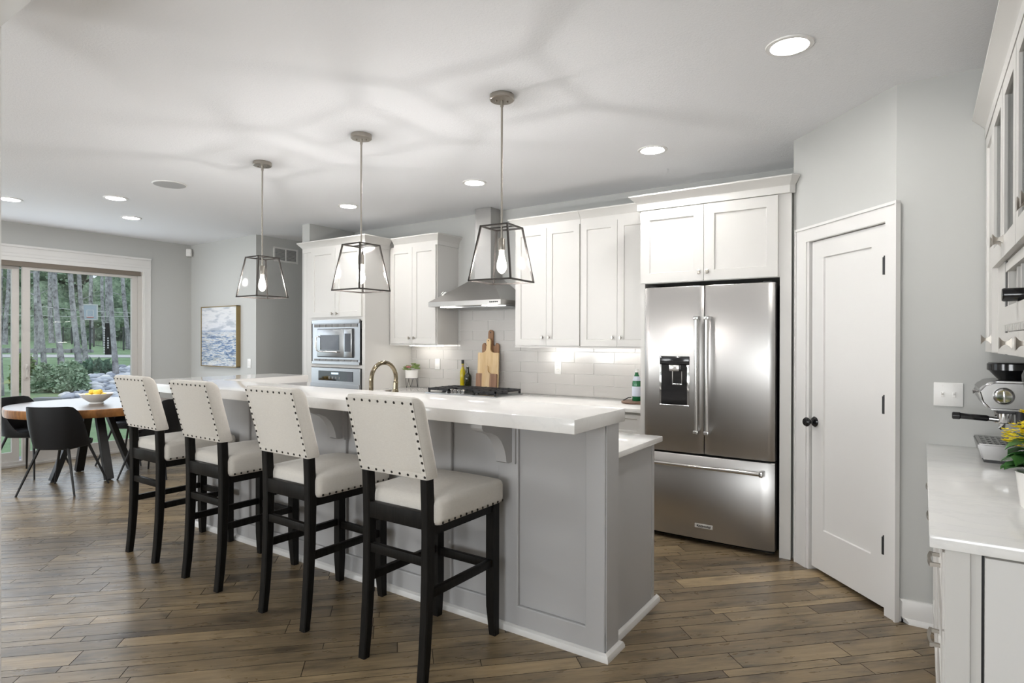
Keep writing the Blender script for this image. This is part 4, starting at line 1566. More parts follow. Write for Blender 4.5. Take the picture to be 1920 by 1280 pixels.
MB().tube([(-3.903, 4.898, ZC + 0.238), (-3.903, 4.898, ZC + 0.252), (-3.911, 4.893, ZC + 0.266), (-3.927, 4.886, ZC + 0.282)], [0.008, 0.005, 0.004, 0.003], 10).build('pour_spout', M['chrome'], o2)

wb = thing('serving_board', 'round dark wood board beside the refrigerator panel', 'serving board', (-1.955, 4.70, ZC))
MB().lathe([(0.001, 0.0), (0.120, 0.0), (0.128, 0.005), (0.128, 0.014), (0.122, 0.019), (0.001, 0.019)], (-1.955, 4.70, ZC), 40).build('board', M['darkboard'], wb)
MB().tube([(-2.065, 4.67, ZC + 0.019), (-2.045, 4.67, ZC + 0.030), (-2.02, 4.672, ZC + 0.044), (-1.995, 4.676, ZC + 0.047)], 0.004, 8).build('loop_handle', M['blackm'], wb)
wt = thing('water_bottle', 'green glass water bottle with pale label on the round board', 'bottle', (-1.958, 4.70, ZC + 0.019))
bz = ZC + 0.0195
MB().lathe([(0.001, 0), (0.034, 0), (0.037, 0.006), (0.037, 0.145), (0.033, 0.165), (0.022, 0.200), (0.014, 0.225), (0.0125, 0.250), (0.001, 0.251)], (-1.958, 4.70, bz), 24).build('bottle_body', M['greenglass'], wt)
MB().lathe([(0.0376, 0.038), (0.0378, 0.039), (0.0378, 0.118), (0.0376, 0.119)], (-1.958, 4.70, bz), 24, cap=False).build('label_band', M['label'], wt)
MB().lathe([(0.0330, 0.166), (0.0338, 0.167), (0.0228, 0.203), (0.0222, 0.203)], (-1.958, 4.70, bz), 24, cap=False).build('neck_label', M['label'], wt)
MB().lathe([(0.0135, 0.250), (0.0145, 0.236), (0.0145, 0.262), (0.001, 0.263)], (-1.958, 4.70, bz), 16).build('cap', M['white'], wt)

sc = thing('potted_succulent', 'artificial succulents in a white pot on a black wire stand', 'potted plant', (-4.585, 4.78, ZC))
sxp, syp = -4.585, 4.78
MB().lathe([(0.001, 0.102), (0.056, 0.102), (0.066, 0.108), (0.072, 0.190), (0.072, 0.196), (0.066, 0.196), (0.062, 0.180), (0.001, 0.178)], (sxp, syp, ZC), 28).build('pot', M['ceramic'], sc)
m_ = MB()
ring = [(sxp + 0.066 * math.cos(2 * PI * i / 24), syp + 0.066 * math.sin(2 * PI * i / 24), ZC + 0.104) for i in range(25)]
m_.tube(ring, 0.0024, 6)
for i in range(3):
    a = 2 * PI * i / 3 + 0.4
    b1_, b2_ = a - 0.45, a + 0.45
    ft = (sxp + 0.070 * math.cos(a), syp + 0.070 * math.sin(a), ZC + 0.002)
    for q in (b1_, b2_):
        m_.tube([(sxp + 0.066 * math.cos(q), syp + 0.066 * math.sin(q), ZC + 0.104), ft], 0.0024, 6)
m_.build('wire_stand', M['blackm'], sc)


def rosette(mb, c, R_, n, tilt, rnd):
    for k in range(n):
        a = k * 2.399
        rr = R_ * (0.25 + 0.75 * k / n)
        el = 1.25 - 1.0 * k / n + rnd.uniform(-0.1, 0.1)
        d = Vector((math.cos(a) * math.cos(el), math.sin(a) * math.cos(el), math.sin(el)))
        s_ = Vector((-math.sin(a), math.cos(a), 0))
        up_ = d.cross(s_)
        c_ = Vector(c)
        tip = c_ + d * rr
        mid = c_ + d * rr * 0.6
        w_ = rr * 0.26
        V = [mb.v(*c_), mb.v(*(mid + s_ * w_ + up_ * w_ * 0.3)), mb.v(*tip), mb.v(*(mid - s_ * w_ + up_ * w_ * 0.3)), mb.v(*(mid - up_ * w_ * 0.7))]
        for tri in ((0, 1, 4), (1, 2, 4), (2, 3, 4), (3, 0, 4), (0, 3, 2, 1)):
            mb.bm.faces.new([V[q] for q in tri])


rnd = random.Random(5)
m_ = MB()
for dx, dy, dz, R_ in ((0.058, -0.02, 0.215, 0.062), (0.085, 0.0, 0.205, 0.045), (0.03, 0.04, 0.23, 0.06), (-0.06, -0.01, 0.212, 0.055), (-0.075, 0.02, 0.225, 0.045), (-0.04, -0.05, 0.196, 0.05), (0.02, -0.06, 0.195, 0.04), (0.0, 0.03, 0.25, 0.04)):
    rosette(m_, (sxp + dx, syp + dy, ZC + dz), R_, 22, 0, rnd)
m_.build('succulent_leaves', M['leaf2'], sc, smooth=0)
m_ = MB()
rosette(m_, (sxp - 0.012, syp - 0.03, ZC + 0.215), 0.055, 28, 0, rnd)
m_.build('pink_rosette', M['pink'], sc, smooth=0)

# ------------------------------------------------------------------ coffee bar on the right wall
XF = 0.045
YN = 1.955                           # near end of the run
wb_ = thing('coffee_bar_cabinet', 'white base cabinet with drawers and cup pulls under the espresso machine', 'cabinet', (0.33, 2.8, 0))
b = MB()
b.box(XF + 0.021, XR - 0.002, YN + 0.03, 3.622, 0.10, 0.875)
b.box(XF + 0.07, XR - 0.002, YN + 0.06, 3.622, 0, 0.10)
b.build('body', M['cab'], wb_, smooth=0)
fl = facing_left(XF + 0.02)


def cup_pull(par, u, z, fn):
    m = MB()
    for s_ in (-1, 1):
        m.loft([[fn(u + s_ * 0.052 + a * 0.005, o, z + c * 0.005) for a, c in ((-1, -1), (1, -1), (1, 1), (-1, 1))] for o in (0, 0.024)])
    rings = []
    for i in range(9):
        t = i / 8
        q = u - 0.060 + 0.120 * t
        k = 0.022 + 0.006 * math.sin(PI * t)
        rings.append([fn(q, k + a * 0.004, z + c * 0.006) for a, c in ((-1, -1), (1, -1), (1, 1), (-1, 1))])
    m.loft(rings)
    return m.build('pull', M['nickel'], par)


for y0, y1 in ((YN + 0.012, 2.51), (2.515, 3.07), (3.075, 3.62)):
    for z0, z1 in ((0.658, 0.862), (0.392, 0.652), (0.115, 0.386)) if y0 < 2.4 else ((0.658, 0.862), (0.115, 0.652)):
        isd = z1 - z0 < 0.3
        o = MB().shaker(y0 + 0.002, y1 - 0.002, z0, z1, 0.020, 0.05, 0.008, fl).build('drawer' if isd else 'door', M['cab'], wb_, smooth=0)
        if isd:
            cup_pull(o, (y0 + y1) / 2, (z0 + z1) / 2, lambda u, o_, z: fl(u, o_ + 0.02, z))
e = MB()
e.box(XF + 0.005, 0.104, YN, YN + 0.03, 0, 0.875, 0.002)
e.box(0.104, 0.127, YN + 0.010, YN + 0.03, 0, 0.875)
e.build('corner_post', M['cab'], wb_, smooth=0)
MB().box(0.1335, XR - 0.002, YN + 0.004, YN + 0.03, 0.0, 0.868, 0.002).build('end_panel', M['trim'], wb_, smooth=0)
MB().box(0.127, 0.1335, YN + 0.022, YN + 0.031, 0, 0.868).build('shadow_gap', M['blackm'], wb_, smooth=0)
tag(MB().box(0.016, XR - 0.002, 1.932, 3.638, 0.880, 0.914, 0.003).build('coffee_bar_countertop', M['quartz2'], org=(0.32, 2.8, 0.88)), 'white veined quartz worktop of the coffee bar on the right', 'countertop')

XU = 0.265
fr_ = facing_left(XU)
uu = thing('tall_upper_cabinet', 'narrow white upper cabinet against the grey wall beside the light switch', 'cabinet', (0.45, 3.45, 1.37))
b = MB()
b.box(XU, XR - 0.002, 3.035, 3.638, 1.372, 2.45)
b.build('body', M['cab'], uu, smooth=0)
o = door(uu, 3.290, 3.620, 1.376, 2.380, fr_, None, 0.055)


def bow_knob(par, u, z, fn):
    m = MB()
    rings = []
    for i in range(11):
        t = i / 10
        o_ = 0.034 * t
        h = 0.006 + 0.014 * (2 * t - 1) ** 2
        w_ = 0.006 + 0.010 * max(0, 2 * t - 1) ** 2
        rings.append([fn(u + a * w_, o_, z + c * h) for a, c in ((-1, -1), (1, -1), (1, 1), (-1, 1))])
    m.loft(rings)
    return m.build('knob', M['nickel'], par, smooth=40)


fr2 = lambda u, o_, z: fr_(u, o_ + 0.02, z)
bow_knob(o, 3.345, 1.432, fr2)
# glazed cabinets further along
gc = thing('glass_door_cabinet', 'white wall cabinet with narrow glass doors over the wine rack', 'cabinet', (0.45, 2.4, 1.73))
b = MB()
GY0, GY1, GZ = 1.60, 3.030, 1.735
b.box(XU + 0.30, XR - 0.002, GY0, GY1, GZ, 2.45)
b.box(XU, XU + 0.30, GY0, GY1, GZ, GZ + 0.02)
b.box(XU, XU + 0.30, GY0, GY1, 2.42, 2.45)
b.box(XU, XU + 0.30, GY0, GY0 + 0.02, GZ, 2.45)
b.box(XU + 0.01, XU + 0.30, GY0, GY1, 2.08, 2.10)
b.build('body', M['cab'], gc, smooth=0)


def glass_door(y0, y1, kn):
    s = MB()
    w_ = 0.062
    for a, c in ((y0, y0 + w_), (y1 - w_, y1)):
        s.box(XU - 0.0215, XU - 0.0015, a, c, GZ, 2.380)
    s.box(XU - 0.0215, XU - 0.0015, y0 + w_, y1 - w_, GZ, GZ + 0.075)
    s.box(XU - 0.0215, XU - 0.0015, y0 + w_, y1 - w_, 2.320, 2.380)
    o_ = s.build('door', M['cab'], gc, smooth=0)
    MB().box(XU - 0.012, XU - 0.008, y0 + w_, y1 - w_, GZ + 0.075, 2.320).build('pane', M['clear'], o_, smooth=0)
    bow_knob(o_, kn, 1.80, fr2)


# doors: the first overlaps the stile of the tall cabinet
for y0, y1, kn in ((2.890, 3.270, 2.925), (2.500, 2.880, 2.845), (2.110, 2.490, 2.145), (1.720, 2.100, 2.065)):
    glass_door(y0, y1, kn)
MB().sweep([(XU - 0.0015, GY0), (XU - 0.0015, 3.637)][::-1], [(o_, 2.440 + h) for o_, h in CRB]).build('crown', M['cab'], gc, smooth=25)
# wine rack with lattice and a stemware rail, then a drawer row
wr = thing('wine_rack', 'white open wine rack with slats and a toothed stemware rail', 'wine rack', (0.45, 2.3, 1.37))
WY0, WY1 = 1.60, 2.985
b = MB()
b.box(XU + 0.30, XR - 0.002, WY0, WY1, 1.372, GZ - 0.002)
b.box(XU + 0.004, XU + 0.30, WY0, WY1, 1.700, GZ - 0.002)
b.box(XU + 0.004, XU + 0.30, WY0, WY1, 1.372, 1.46)
b.box(XU - 0.006, XU + 0.012, WY0, WY1, 1.485, 1.555)
b.box(XU + 0.004, XU + 0.30, WY1 - 0.03, WY1, 1.46, 1.70)
b.box(XU - 0.002, XU + 0.02, WY0, WY1, 1.690, 1.722)
b.build('frame', M['cab'], wr, smooth=0)
b = MB()
y = WY0 + 0.02
while y < WY1 - 0.12:
    b.box(XU + 0.012, XU + 0.03, y, y + 0.022, 1.555, 1.695)
    y += 0.105
b.build('slats', M['cab'], wr, smooth=0)
b = MB()
y = WY0
while y < WY1 - 0.03:
    b.prism([(y + 0.004, 1.486), (y + 0.034, 1.486), (y + 0.027, 1.462), (y + 0.011, 1.462)], 'x', XU - 0.006, XU + 0.012)
    y += 0.040
b.build('stemware_teeth', M['cab'], wr, smooth=0)
MB().box(XU + 0.28, XU + 0.299, WY0, WY1 - 0.03, 1.46, 1.70).build('dark_back', M['cabdark'], wr, smooth=0)
for y0, y1 in ((2.50, 2.93), (2.06, 2.49), (1.62, 2.05)):
    d_ = MB().box(XU - 0.014, XU + 0.004, y0, y1, 1.376, 1.455, 0.002).build('drawer', M['cab'], wr, smooth=0)
    bow_knob(d_, y0 + 0.16, 1.418, lambda u, o_, z: fr_(u, o_ + 0.014, z))
MB().box(XU + 0.002, XU + 0.02, 2.988, 3.033, 1.372, GZ - 0.002).build('shadow_gap', M['blackm'], wr, smooth=0)
wbt = thing('wine_bottle', 'dark wine bottle lying in the wine rack, neck end poking out', 'bottle', (0.25, 2.62, 1.56))
wc = (-0.012, 2.60, 1.580)
MB().lathe([(0.001, 0.238), (0.0205, 0.238), (0.0215, 0.245), (0.0215, 0.262), (0.0195, 0.266), (0.0195, 0.325), (0.024, 0.345), (0.037, 0.385), (0.038, 0.400), (0.038, 0.535), (0.001, 0.54)], wc, 22, 'x').build('bottle_body', M['darkglass'], wbt)
MB().lathe([(0.001, 0.230), (0.0205, 0.231), (0.0225, 0.236), (0.0225, 0.300), (0.0205, 0.301)], wc, 22, 'x', cap=True).build('foil_cap', M['black'], wbt)
# hanging wine glass
wg = thing('wine_glass', 'clear wine glass hanging upside down beside the espresso machine', 'glass', (0.29, 2.42, 1.37))
gx, gy = 0.290, 2.43
MB().lathe([(0.001, 1.3715), (0.030, 1.371), (0.030, 1.369), (0.006, 1.366), (0.006, 1.360), (0.016, 1.354), (0.030, 1.340), (0.037, 1.320), (0.036, 1.300), (0.031, 1.278)], (gx, gy, 0), 28, cap=False).build('bowl', M['clear'], wg)

# espresso machine: its steam-dial side faces the camera, the group head points into the room
ZT = 0.914
es = thing('espresso_machine', 'stainless espresso machine with portafilter and drip tray on the coffee bar', 'coffee machine', (0.38, 3.36, ZT))
ey0, ey1 = 3.205, 3.515
hd_ = MB()
hd_.loft([[(x, y, z) for x, z in ((0.230, 1.135), (0.205, 1.165), (0.192, 1.215), (0.215, 1.245), (0.250, 1.258), (0.575, 1.258), (0.575, 1.135))] for y in (ey0, ey1)])
bmesh.ops.bevel(hd_.bm, geom=list(hd_.bm.edges), offset=0.010, segments=3, affect='EDGES')
hd_.build('head', M['machine'], es, smooth=35)
MB().box(0.40, 0.575, ey0 + 0.006, ey1 - 0.006, ZT + 0.006, 1.14, 0.004).build('back_column', M['machine'], es)
tr = MB()
tr.loft([[(x, y, z) for x, z in ((0.208, ZT + 0.012), (0.192, ZT + 0.078), (0.410, ZT + 0.078), (0.410, ZT + 0.012))] for y in (ey0 + 0.005, ey1 - 0.005)])
bmesh.ops.bevel(tr.bm, geom=list(tr.bm.edges), offset=0.006, segments=2, affect='EDGES')
tro = tr.build('drip_tray', M['machine'], es, smooth=35)
MB().box(0.215, 0.570, ey0 + 0.012, ey1 - 0.012, ZT, ZT + 0.014).build('base', M['blackm'], es, smooth=0)
g = MB()
for i in range(9):
    a = 0.212 + i * 0.021
    for c in range(4):
        y_ = ey0 + 0.030 + c * 0.066
        g.box(a, a + 0.011, y_, y_ + 0.052, ZT + 0.077, ZT + 0.0795)
g.build('grate_slots', M['black'], tro, smooth=0)
MB().box(0.260, 0.420, ey0 + 0.05, ey1 - 0.05, 1.118, 1.138, 0.004).build('underside', M['blackm'], es)
dl = MB().lathe([(0.001, -0.020), (0.026, -0.020), (0.030, -0.016), (0.036, -0.004), (0.036, 0.002), (0.001, 0.002)], (0.278, ey0, 1.196), 30, 'y').build('steam_dial', M['chrome'], es)
MB().box(0.275, 0.281, ey0 - 0.028, ey0 - 0.018, 1.174, 1.218, 0.002).build('dial_grip', M['handle'], dl)
yg = 3.36
gh = MB()
gh.lathe([(0.001, 1.070), (0.034, 1.070), (0.036, 1.075), (0.036, 1.120), (0.001, 1.122)], (0.290, yg, 0), 26)
gh.build('group_head', M['chrome'], es)
pf = MB()
pf.tube([(0.272, yg - 0.02, 1.085), (0.235, yg - 0.02, 1.087)], [0.012, 0.009], 12)
pf.tube([(0.285, yg, 1.072), (0.285, yg, 1.052), (0.276, yg, 1.044)], [0.014, 0.012, 0.008], 12)
pfo = pf.build('portafilter', M['chrome'], es)
MB().tube([(0.240, yg - 0.02, 1.087), (0.232, yg - 0.02, 1.088), (0.175, yg - 0.02, 1.090), (0.140, yg - 0.02, 1.092), (0.136, yg - 0.02, 1.092), (0.112, yg - 0.02, 1.092), (0.109, yg - 0.02, 1.092)], [0.010, 0.013, 0.0125, 0.0135, 0.0165, 0.0165, 0.012], 16).build('handle', M['black'], pfo)
MB().tube([(0.335, ey0 + 0.03, 1.135), (0.335, ey0 + 0.02, 1.09), (0.345, ey0 + 0.0, 1.07), (0.360, ey0 - 0.03, 1.03)], [0.017, 0.017, 0.014, 0.009], 14).build('steam_wand_grip', M['rubber'], es)
MB().tube([(0.358, ey0 - 0.027, 1.035), (0.372, ey0 - 0.050, 0.995)], 0.005, 10).build('steam_wand', M['chrome'], es)
MB().tube([(0.212, ey0 + 0.06, 1.205), (0.186, ey0 + 0.06, 1.208), (0.178, ey0 + 0.06, 1.207)], [0.006, 0.006, 0.009], 10).build('button', M['chrome'], es)
MB().lathe([(0.001, 1.258), (0.045, 1.258), (0.050, 1.262), (0.078, 1.295), (0.086, 1.300), (0.086, 1.326), (0.080, 1.332), (0.001, 1.334)], (0.318, 3.36, 0), 30).build('bean_hopper', M['black'], es)

# potted yellow flowers at the edge of the picture
pl = thing('potted_flowers', 'yellow flowering potted plant at the right edge of the coffee bar', 'potted plant', (0.302, 2.42, ZT))
fx, fy = 0.302, 2.42
MB().lathe([(0.001, 0.0), (0.050, 0.0), (0.052, 0.004), (0.064, 0.105), (0.066, 0.110), (0.060, 0.110), (0.058, 0.098), (0.001, 0.096)], (fx, fy, ZT), 28).build('pot', M['ceramic'], pl)
rnd = random.Random(11)
lf = MB()


def leaf(mb, base, d, L, w_, droop):
    d = Vector(d).normalized()
    s_ = d.cross(Vector((0, 0, 1))).normalized()
    up_ = s_.cross(d)
    rows = []
    for i in range(8):
        t = i / 7
        c = Vector(base) + d * (L * t) - Vector((0, 0, droop * t * t))
        ww = w_ * (math.sin(PI * min(1, 0.10 + t * 0.90)) ** 0.7) * (1 + 0.16 * (i % 2))
        if i == 7:
            ww = w_ * 0.15
        rows.append([mb.v(*(c - s_ * ww + up_ * 0.006)), mb.v(*(c - up_ * 0.004)), mb.v(*(c + s_ * ww + up_ * 0.006))])
    for a, c in zip(rows, rows[1:]):
        for k in range(2):
            mb.bm.faces.new((a[k], a[k + 1], c[k + 1], c[k]))


for i in range(26):
    a = i * 2.399
    z = ZT + 0.115 + 0.10 * rnd.random()
    leaf(lf, (fx + 0.02 * math.cos(a), fy + 0.02 * math.sin(a), z), (math.cos(a), math.sin(a), 0.25 + 0.3 * rnd.random()), rnd.uniform(0.075, 0.095), rnd.uniform(0.032, 0.042), rnd.uniform(0.03, 0.06))
lf.build('leaves', M['leaf'], pl, smooth=60, recalc=False)
st_ = MB()
ft = MB()
for i in range(16):
    a = i * 2.399
    r_f = 0.092 * math.sqrt((i + 0.5) / 16)
    top = Vector((fx + r_f * math.cos(a), fy + r_f * math.sin(a), ZT + 0.285 - 0.10 * (r_f / 0.09) ** 2 + rnd.uniform(-0.012, 0.012)))
    st_.tube([(fx, fy, ZT + 0.11), tuple((top + Vector((fx, fy, ZT + 0.2))) / 2), tuple(top)], 0.0025, 6)
    for k in range(12):
        b2 = k * 0.55 + rnd.random()
        c = top + Vector((0.021 * math.cos(b2 * 2) * (k > 0), 0.021 * math.sin(b2 * 2) * (k > 0), rnd.uniform(-0.012, 0.010)))
        for q in range(5):
            an = q * 2 * PI / 5 + b2
            p = Vector((math.cos(an), math.sin(an), 0.35)) * 0.0125
            s_ = Vector((-math.sin(an), math.cos(an), 0)) * 0.0068
            V = [ft.v(*c), ft.v(*(c + p * 0.6 + s_)), ft.v(*(c + p * 1.15)), ft.v(*(c + p * 0.6 - s_))]
            ft.bm.faces.new(V)
st_.build('stems', M['leaf'], pl)
ft.build('yellow_blossoms', M['petal'], pl, smooth=0, recalc=False)

# ------------------------------------------------------------------ dining corner
TX, TY = -7.25, 2.74
U1, U2 = Vector((0.83, 0.56, 0)), Vector((-0.56, 0.83, 0))
dt = thing('dining_table', 'round live-edge wood dining table on black splayed steel legs', 'table', (TX, TY, 0))
m_ = MB()
n = 72
for z, k in ((0.668, 0.985), (0.676, 0.995), (0.720, 1.0), (0.744, 0.996), (0.750, 0.988)):
    pass
rings = []
rr_ = [0.735 + 0.006 * math.sin(5 * a * 2 * PI / n + 1) + 0.004 * math.sin(11 * a * 2 * PI / n) for a in range(n)]
for z, k in ((0.668, 0.985), (0.676, 0.995), (0.720, 1.0), (0.744, 0.997), (0.750, 0.988)):
    rings.append([(TX + rr_[a] * k * math.cos(2 * PI * a / n), TY + rr_[a] * k * math.sin(2 * PI * a / n), z) for a in range(n)])
m_.loft(rings)
o_ = m_.build('table_top', M['acacia'], dt, smooth=40)
o_.data.materials.append(M['tabletop'])
for q_ in o_.data.polygons:
    if q_.normal.z > 0.9:
        q_.material_index = 1
# outer ring of grey steel under the top and the four legs
MB().box(TX - 0.26, TX + 0.26, TY - 0.26, TY + 0.26, 0.650, 0.668).build('mount_plate', M['blackm'], dt, smooth=0)
for sa in (-1, 1):
    for U_ in (Vector((1, 0, 0)), Vector((0, 1, 0))):
        o_ = Vector((TX + 0.10, TY - 0.02, 0))
        p = o_ + U_ * sa * 0.13 + Vector((0, 0, 0.652))
        q = o_ + U_ * sa * 0.36 + Vector((0, 0, 0.012))
        l_ = MB().bar(p, q, 0.075, 0.05, (0, 0, 1)).build('leg', M['blackm'], dt, smooth=0)
        MB().lathe([(0.001, 0), (0.018, 0), (0.018, 0.010), (0.010, 0.012), (0.010, 0.02), (0.001, 0.02)], (q.x, q.y, 0), 12).build('glide', M['rubber'], l_)
BX, BY = TX + 0.06, TY + 0.02
bw = thing('fruit_bowl', 'wide white footed bowl of lemons on the dining table', 'bowl', (BX, BY, 0.75))
MB().lathe([(0.001, 0.002), (0.066, 0.0), (0.068, 0.003), (0.062, 0.016), (0.080, 0.028), (0.122, 0.062), (0.150, 0.096), (0.155, 0.104), (0.151, 0.105), (0.118, 0.072), (0.076, 0.042), (0.001, 0.032)], (BX, BY, 0.75), 44).build('bowl', M['ceramic'], bw)
rnd = random.Random(2)
k = 0
for ring_, nn, zz_ in ((0.0, 1, 0.815), (0.074, 5, 0.832), (0.035, 3, 0.868)):
    for i in range(nn):
        a = 2 * PI * i / nn + zz_ * 7
        lo = (BX + ring_ * math.cos(a), BY + ring_ * math.sin(a), zz_)
        m_ = MB()
        rg = []
        for j_ in range(13):
            t = j_ / 12
            h = -0.037 + 0.074 * t
            r0q = 0.027 * math.sqrt(max(0, 1 - (abs(2 * t - 1)) ** 2.4)) + 0.0015
            if t in (0, 1):
                r0q = 0.001
            rg.append((r0q, h))
        m_.lathe(rg, (0, 0, 0), 16, 'x')
        o_ = m_.build('lemon', M['lemon'], None)
        o_.location = lo
        o_.rotation_euler = (0, rnd.uniform(-0.4, 0.4), rnd.uniform(0, PI))
        tag(o_, 'yellow lemon piled in the white bowl on the dining table', 'lemon', 'lemons in the bowl')


def make_chair(label):
    """bucket chair, faces local +Y, back at -Y"""
    t = thing('dining_chair', label, 'chair', local=True, group='black leather bucket chairs around the dining table')
    nphi, nz = 40, 9
    th = 0.014

    def pt(phi, v_, o_):
        # phi: 0 at the back, +-pi at the front; v: 0 seat edge .. 1 top edge
        a = abs(phi) / PI
        if a < 0.24:
            H_ = 0.385
        elif a < 0.60:
            k_ = (a - 0.24) / 0.36
            H_ = 0.385 - 0.345 * (3 * k_ * k_ - 2 * k_ ** 3)
        else:
            H_ = 0.04
        r0q_ = (0.205, 0.215)
        flare = 0.052 * math.sin(min(1, v_ * 1.05) * PI / 2) * (H_ / 0.385)
        lean = 0.02 * v_ * (H_ / 0.385)
        e_ = 2.6
        cx_, sy_ = math.sin(phi), -math.cos(phi)
        sc_ = 1 / (abs(cx_) ** e_ + abs(sy_) ** e_) ** (1 / e_)
        x = (r0q_[0] + flare + o_) * cx_ * sc_
        y = (r0q_[1] + flare * 0.55 + o_) * sy_ * sc_ - lean * max(0, -sy_)
        z = 0.425 + H_ * v_ - 0.02 * math.cos(phi * 2) * 0
        return (x, y, z)
    m_ = MB()
    G = []
    for o_ in (0.0, -th):
        g_ = []
        for i in range(nphi):
            phi = -PI + 2 * PI * (i + 0.5) / nphi
            g_.append([m_.v(*pt(phi, j_ / (nz - 1), o_)) for j_ in range(nz)])
        G.append(g_)
    F = m_.bm.faces.new
    for i in range(nphi):
        k_ = (i + 1) % nphi
        for j_ in range(nz - 1):
            F((G[0][i][j_], G[0][k_][j_], G[0][k_][j_ + 1], G[0][i][j_ + 1]))
            F((G[1][k_][j_], G[1][i][j_], G[1][i][j_ + 1], G[1][k_][j_ + 1]))
        F((G[0][i][-1], G[0][k_][-1], G[1][k_][-1], G[1][i][-1]))
    F([G[0][i][0] for i in range(nphi)][::-1])
    F([G[1][i][0] for i in range(nphi)])
    m_.build('shell', M['leather'], t, smooth=50)
    s_ = MB()
    rings = []
    for z, k_ in ((0.426, 0.90), (0.436, 0.97), (0.452, 0.985), (0.466, 0.95), (0.472, 0.86)):
        ring = []
        for i in range(36):
            phi = 2 * PI * i / 36
            p = pt(phi, 0.0, -0.016)
            ring.append((p[0] * k_, p[1] * k_, z))
        rings.append(ring)
    s_.loft(rings)
    s_.build('seat_pad', M['leather'], t, smooth=50)
    f = MB()
    c4 = [(-0.13, -0.13), (0.13, -0.13), (0.13, 0.15), (-0.13, 0.15)]
    for i in range(4):
        a, b_ = c4[i], c4[(i + 1) % 4]
        f.tube([(a[0], a[1], 0.412), (b_[0], b_[1], 0.412)], 0.011, 8)
    f.build('under_frame', M['blackm'], t)
    for x, y in c4:
        MB().tube([(x, y, 0.418), (x * 1.98, y * (1.85 if y < 0 else 1.72), 0.0)], [0.0135, 0.0085], 10).build('leg', M['blackm'], t)
    return t


CH = ['black leather bucket chair with its back to the room, before the table',
      'black leather bucket chair left of the dining table by the patio door',
      'black leather bucket chair behind the table, its back showing beside the bowl',
      'black leather bucket chair half hidden behind the last bar stool']
ch = make_chair(CH[0])


def seat_at(o_, d, r, twist=0.0):
    o_.location = (TX + d.x * r, TY + d.y * r, 0)
    o_.rotation_euler = (0, 0, math.atan2(-d.y, -d.x) - PI / 2 + twist)


seat_at(ch, -U2, 0.70, 0.0)
ch.location = (-6.70, 2.30, 0)
ch.rotation_euler = (0, 0, math.radians(37))
for lab, d, r, tw in ((CH[1], -U1, 0.66, 0.0), (CH[2], U2, 0.68, 0.0), (CH[3], U1, 0.70, 0.0)):
    c = copy_tree(ch)
    c['label'] = lab
    seat_at(c, d, r, tw)

# ------------------------------------------------------------------ garden outside the patio door
FW = Vector((f_.x, f_.y, 0)).normalized()
RT = Vector((r0_.x, r0_.y, 0))


def zg(x, y):
    d = x * FW.x + y * FW.y
    return -0.15 if d < 10 else -0.15 + 0.02 * (d - 10)


def ground_sheet(name, mt, pts_rows, dz=0.0):
    m_ = MB()
    rows = [[m_.v(x, y, zg(x, y) + dz) for x, y in row] for row in pts_rows]
    for a, b_ in zip(rows, rows[1:]):
        for i in range(len(a) - 1):
            m_.bm.faces.new((a[i], a[i + 1], b_[i + 1], b_[i]))
    return m_.build(name, mt, smooth=60)


def band(d0, d1, s0, s1, nd, ns):
    """rows of points between depths d0..d1, sideways from s0 to s1 (metres right of the view axis)"""
    return [[(FW.x * d + RT.x * s, FW.y * d + RT.y * s) for s in [s0 + (s1 - s0) * j_ / ns for j_ in range(ns + 1)]] for d in [d0 + (d1 - d0) * i / nd for i in range(nd + 1)]]


# lawn polygon grid beyond the house wall
rows = []
for i in range(31):
    x = XL - 0.16 - 0.3 * i - 0.09 * i * i
    rows.append([(x, -34 + 4 * j_) for j_ in range(24)])
gl = ground_sheet('lawn', M['lawn'], rows)
struct(gl)
pth = ground_sheet('path', M['gravel'], band(35.0, 38.5, -40, -10, 2, 30), 0.02)
struct(pth)
# paved strip next to the door
rows = [[(XL - 0.16, y) for y in (-1, 5.5)], [(XL - 1.5, y) for y in (-1, 5.5)]]
m_ = MB().box(XL - 1.3, XL - 0.16, 0.4, 5.0, -0.16, -0.10)
struct(m_.build('patio_paving', M['slab'], smooth=0))


def place(px_, py_):
    """ground point seen at a pixel of the 1920 x 1280 frame"""
    d = (f_ + r_ * ((px_ - 960) / 1127.3) + u_ * ((640 - py_) / 1127.3))
    k_ = (d.x * FW.x + d.y * FW.y)
    t_ = (1.425 + 0.15 + 0.2) / (0.02 * k_ - d.z)
    return Vector((d.x * t_, d.y * t_, zg(d.x * t_, d.y * t_)))


rnd = random.Random(21)


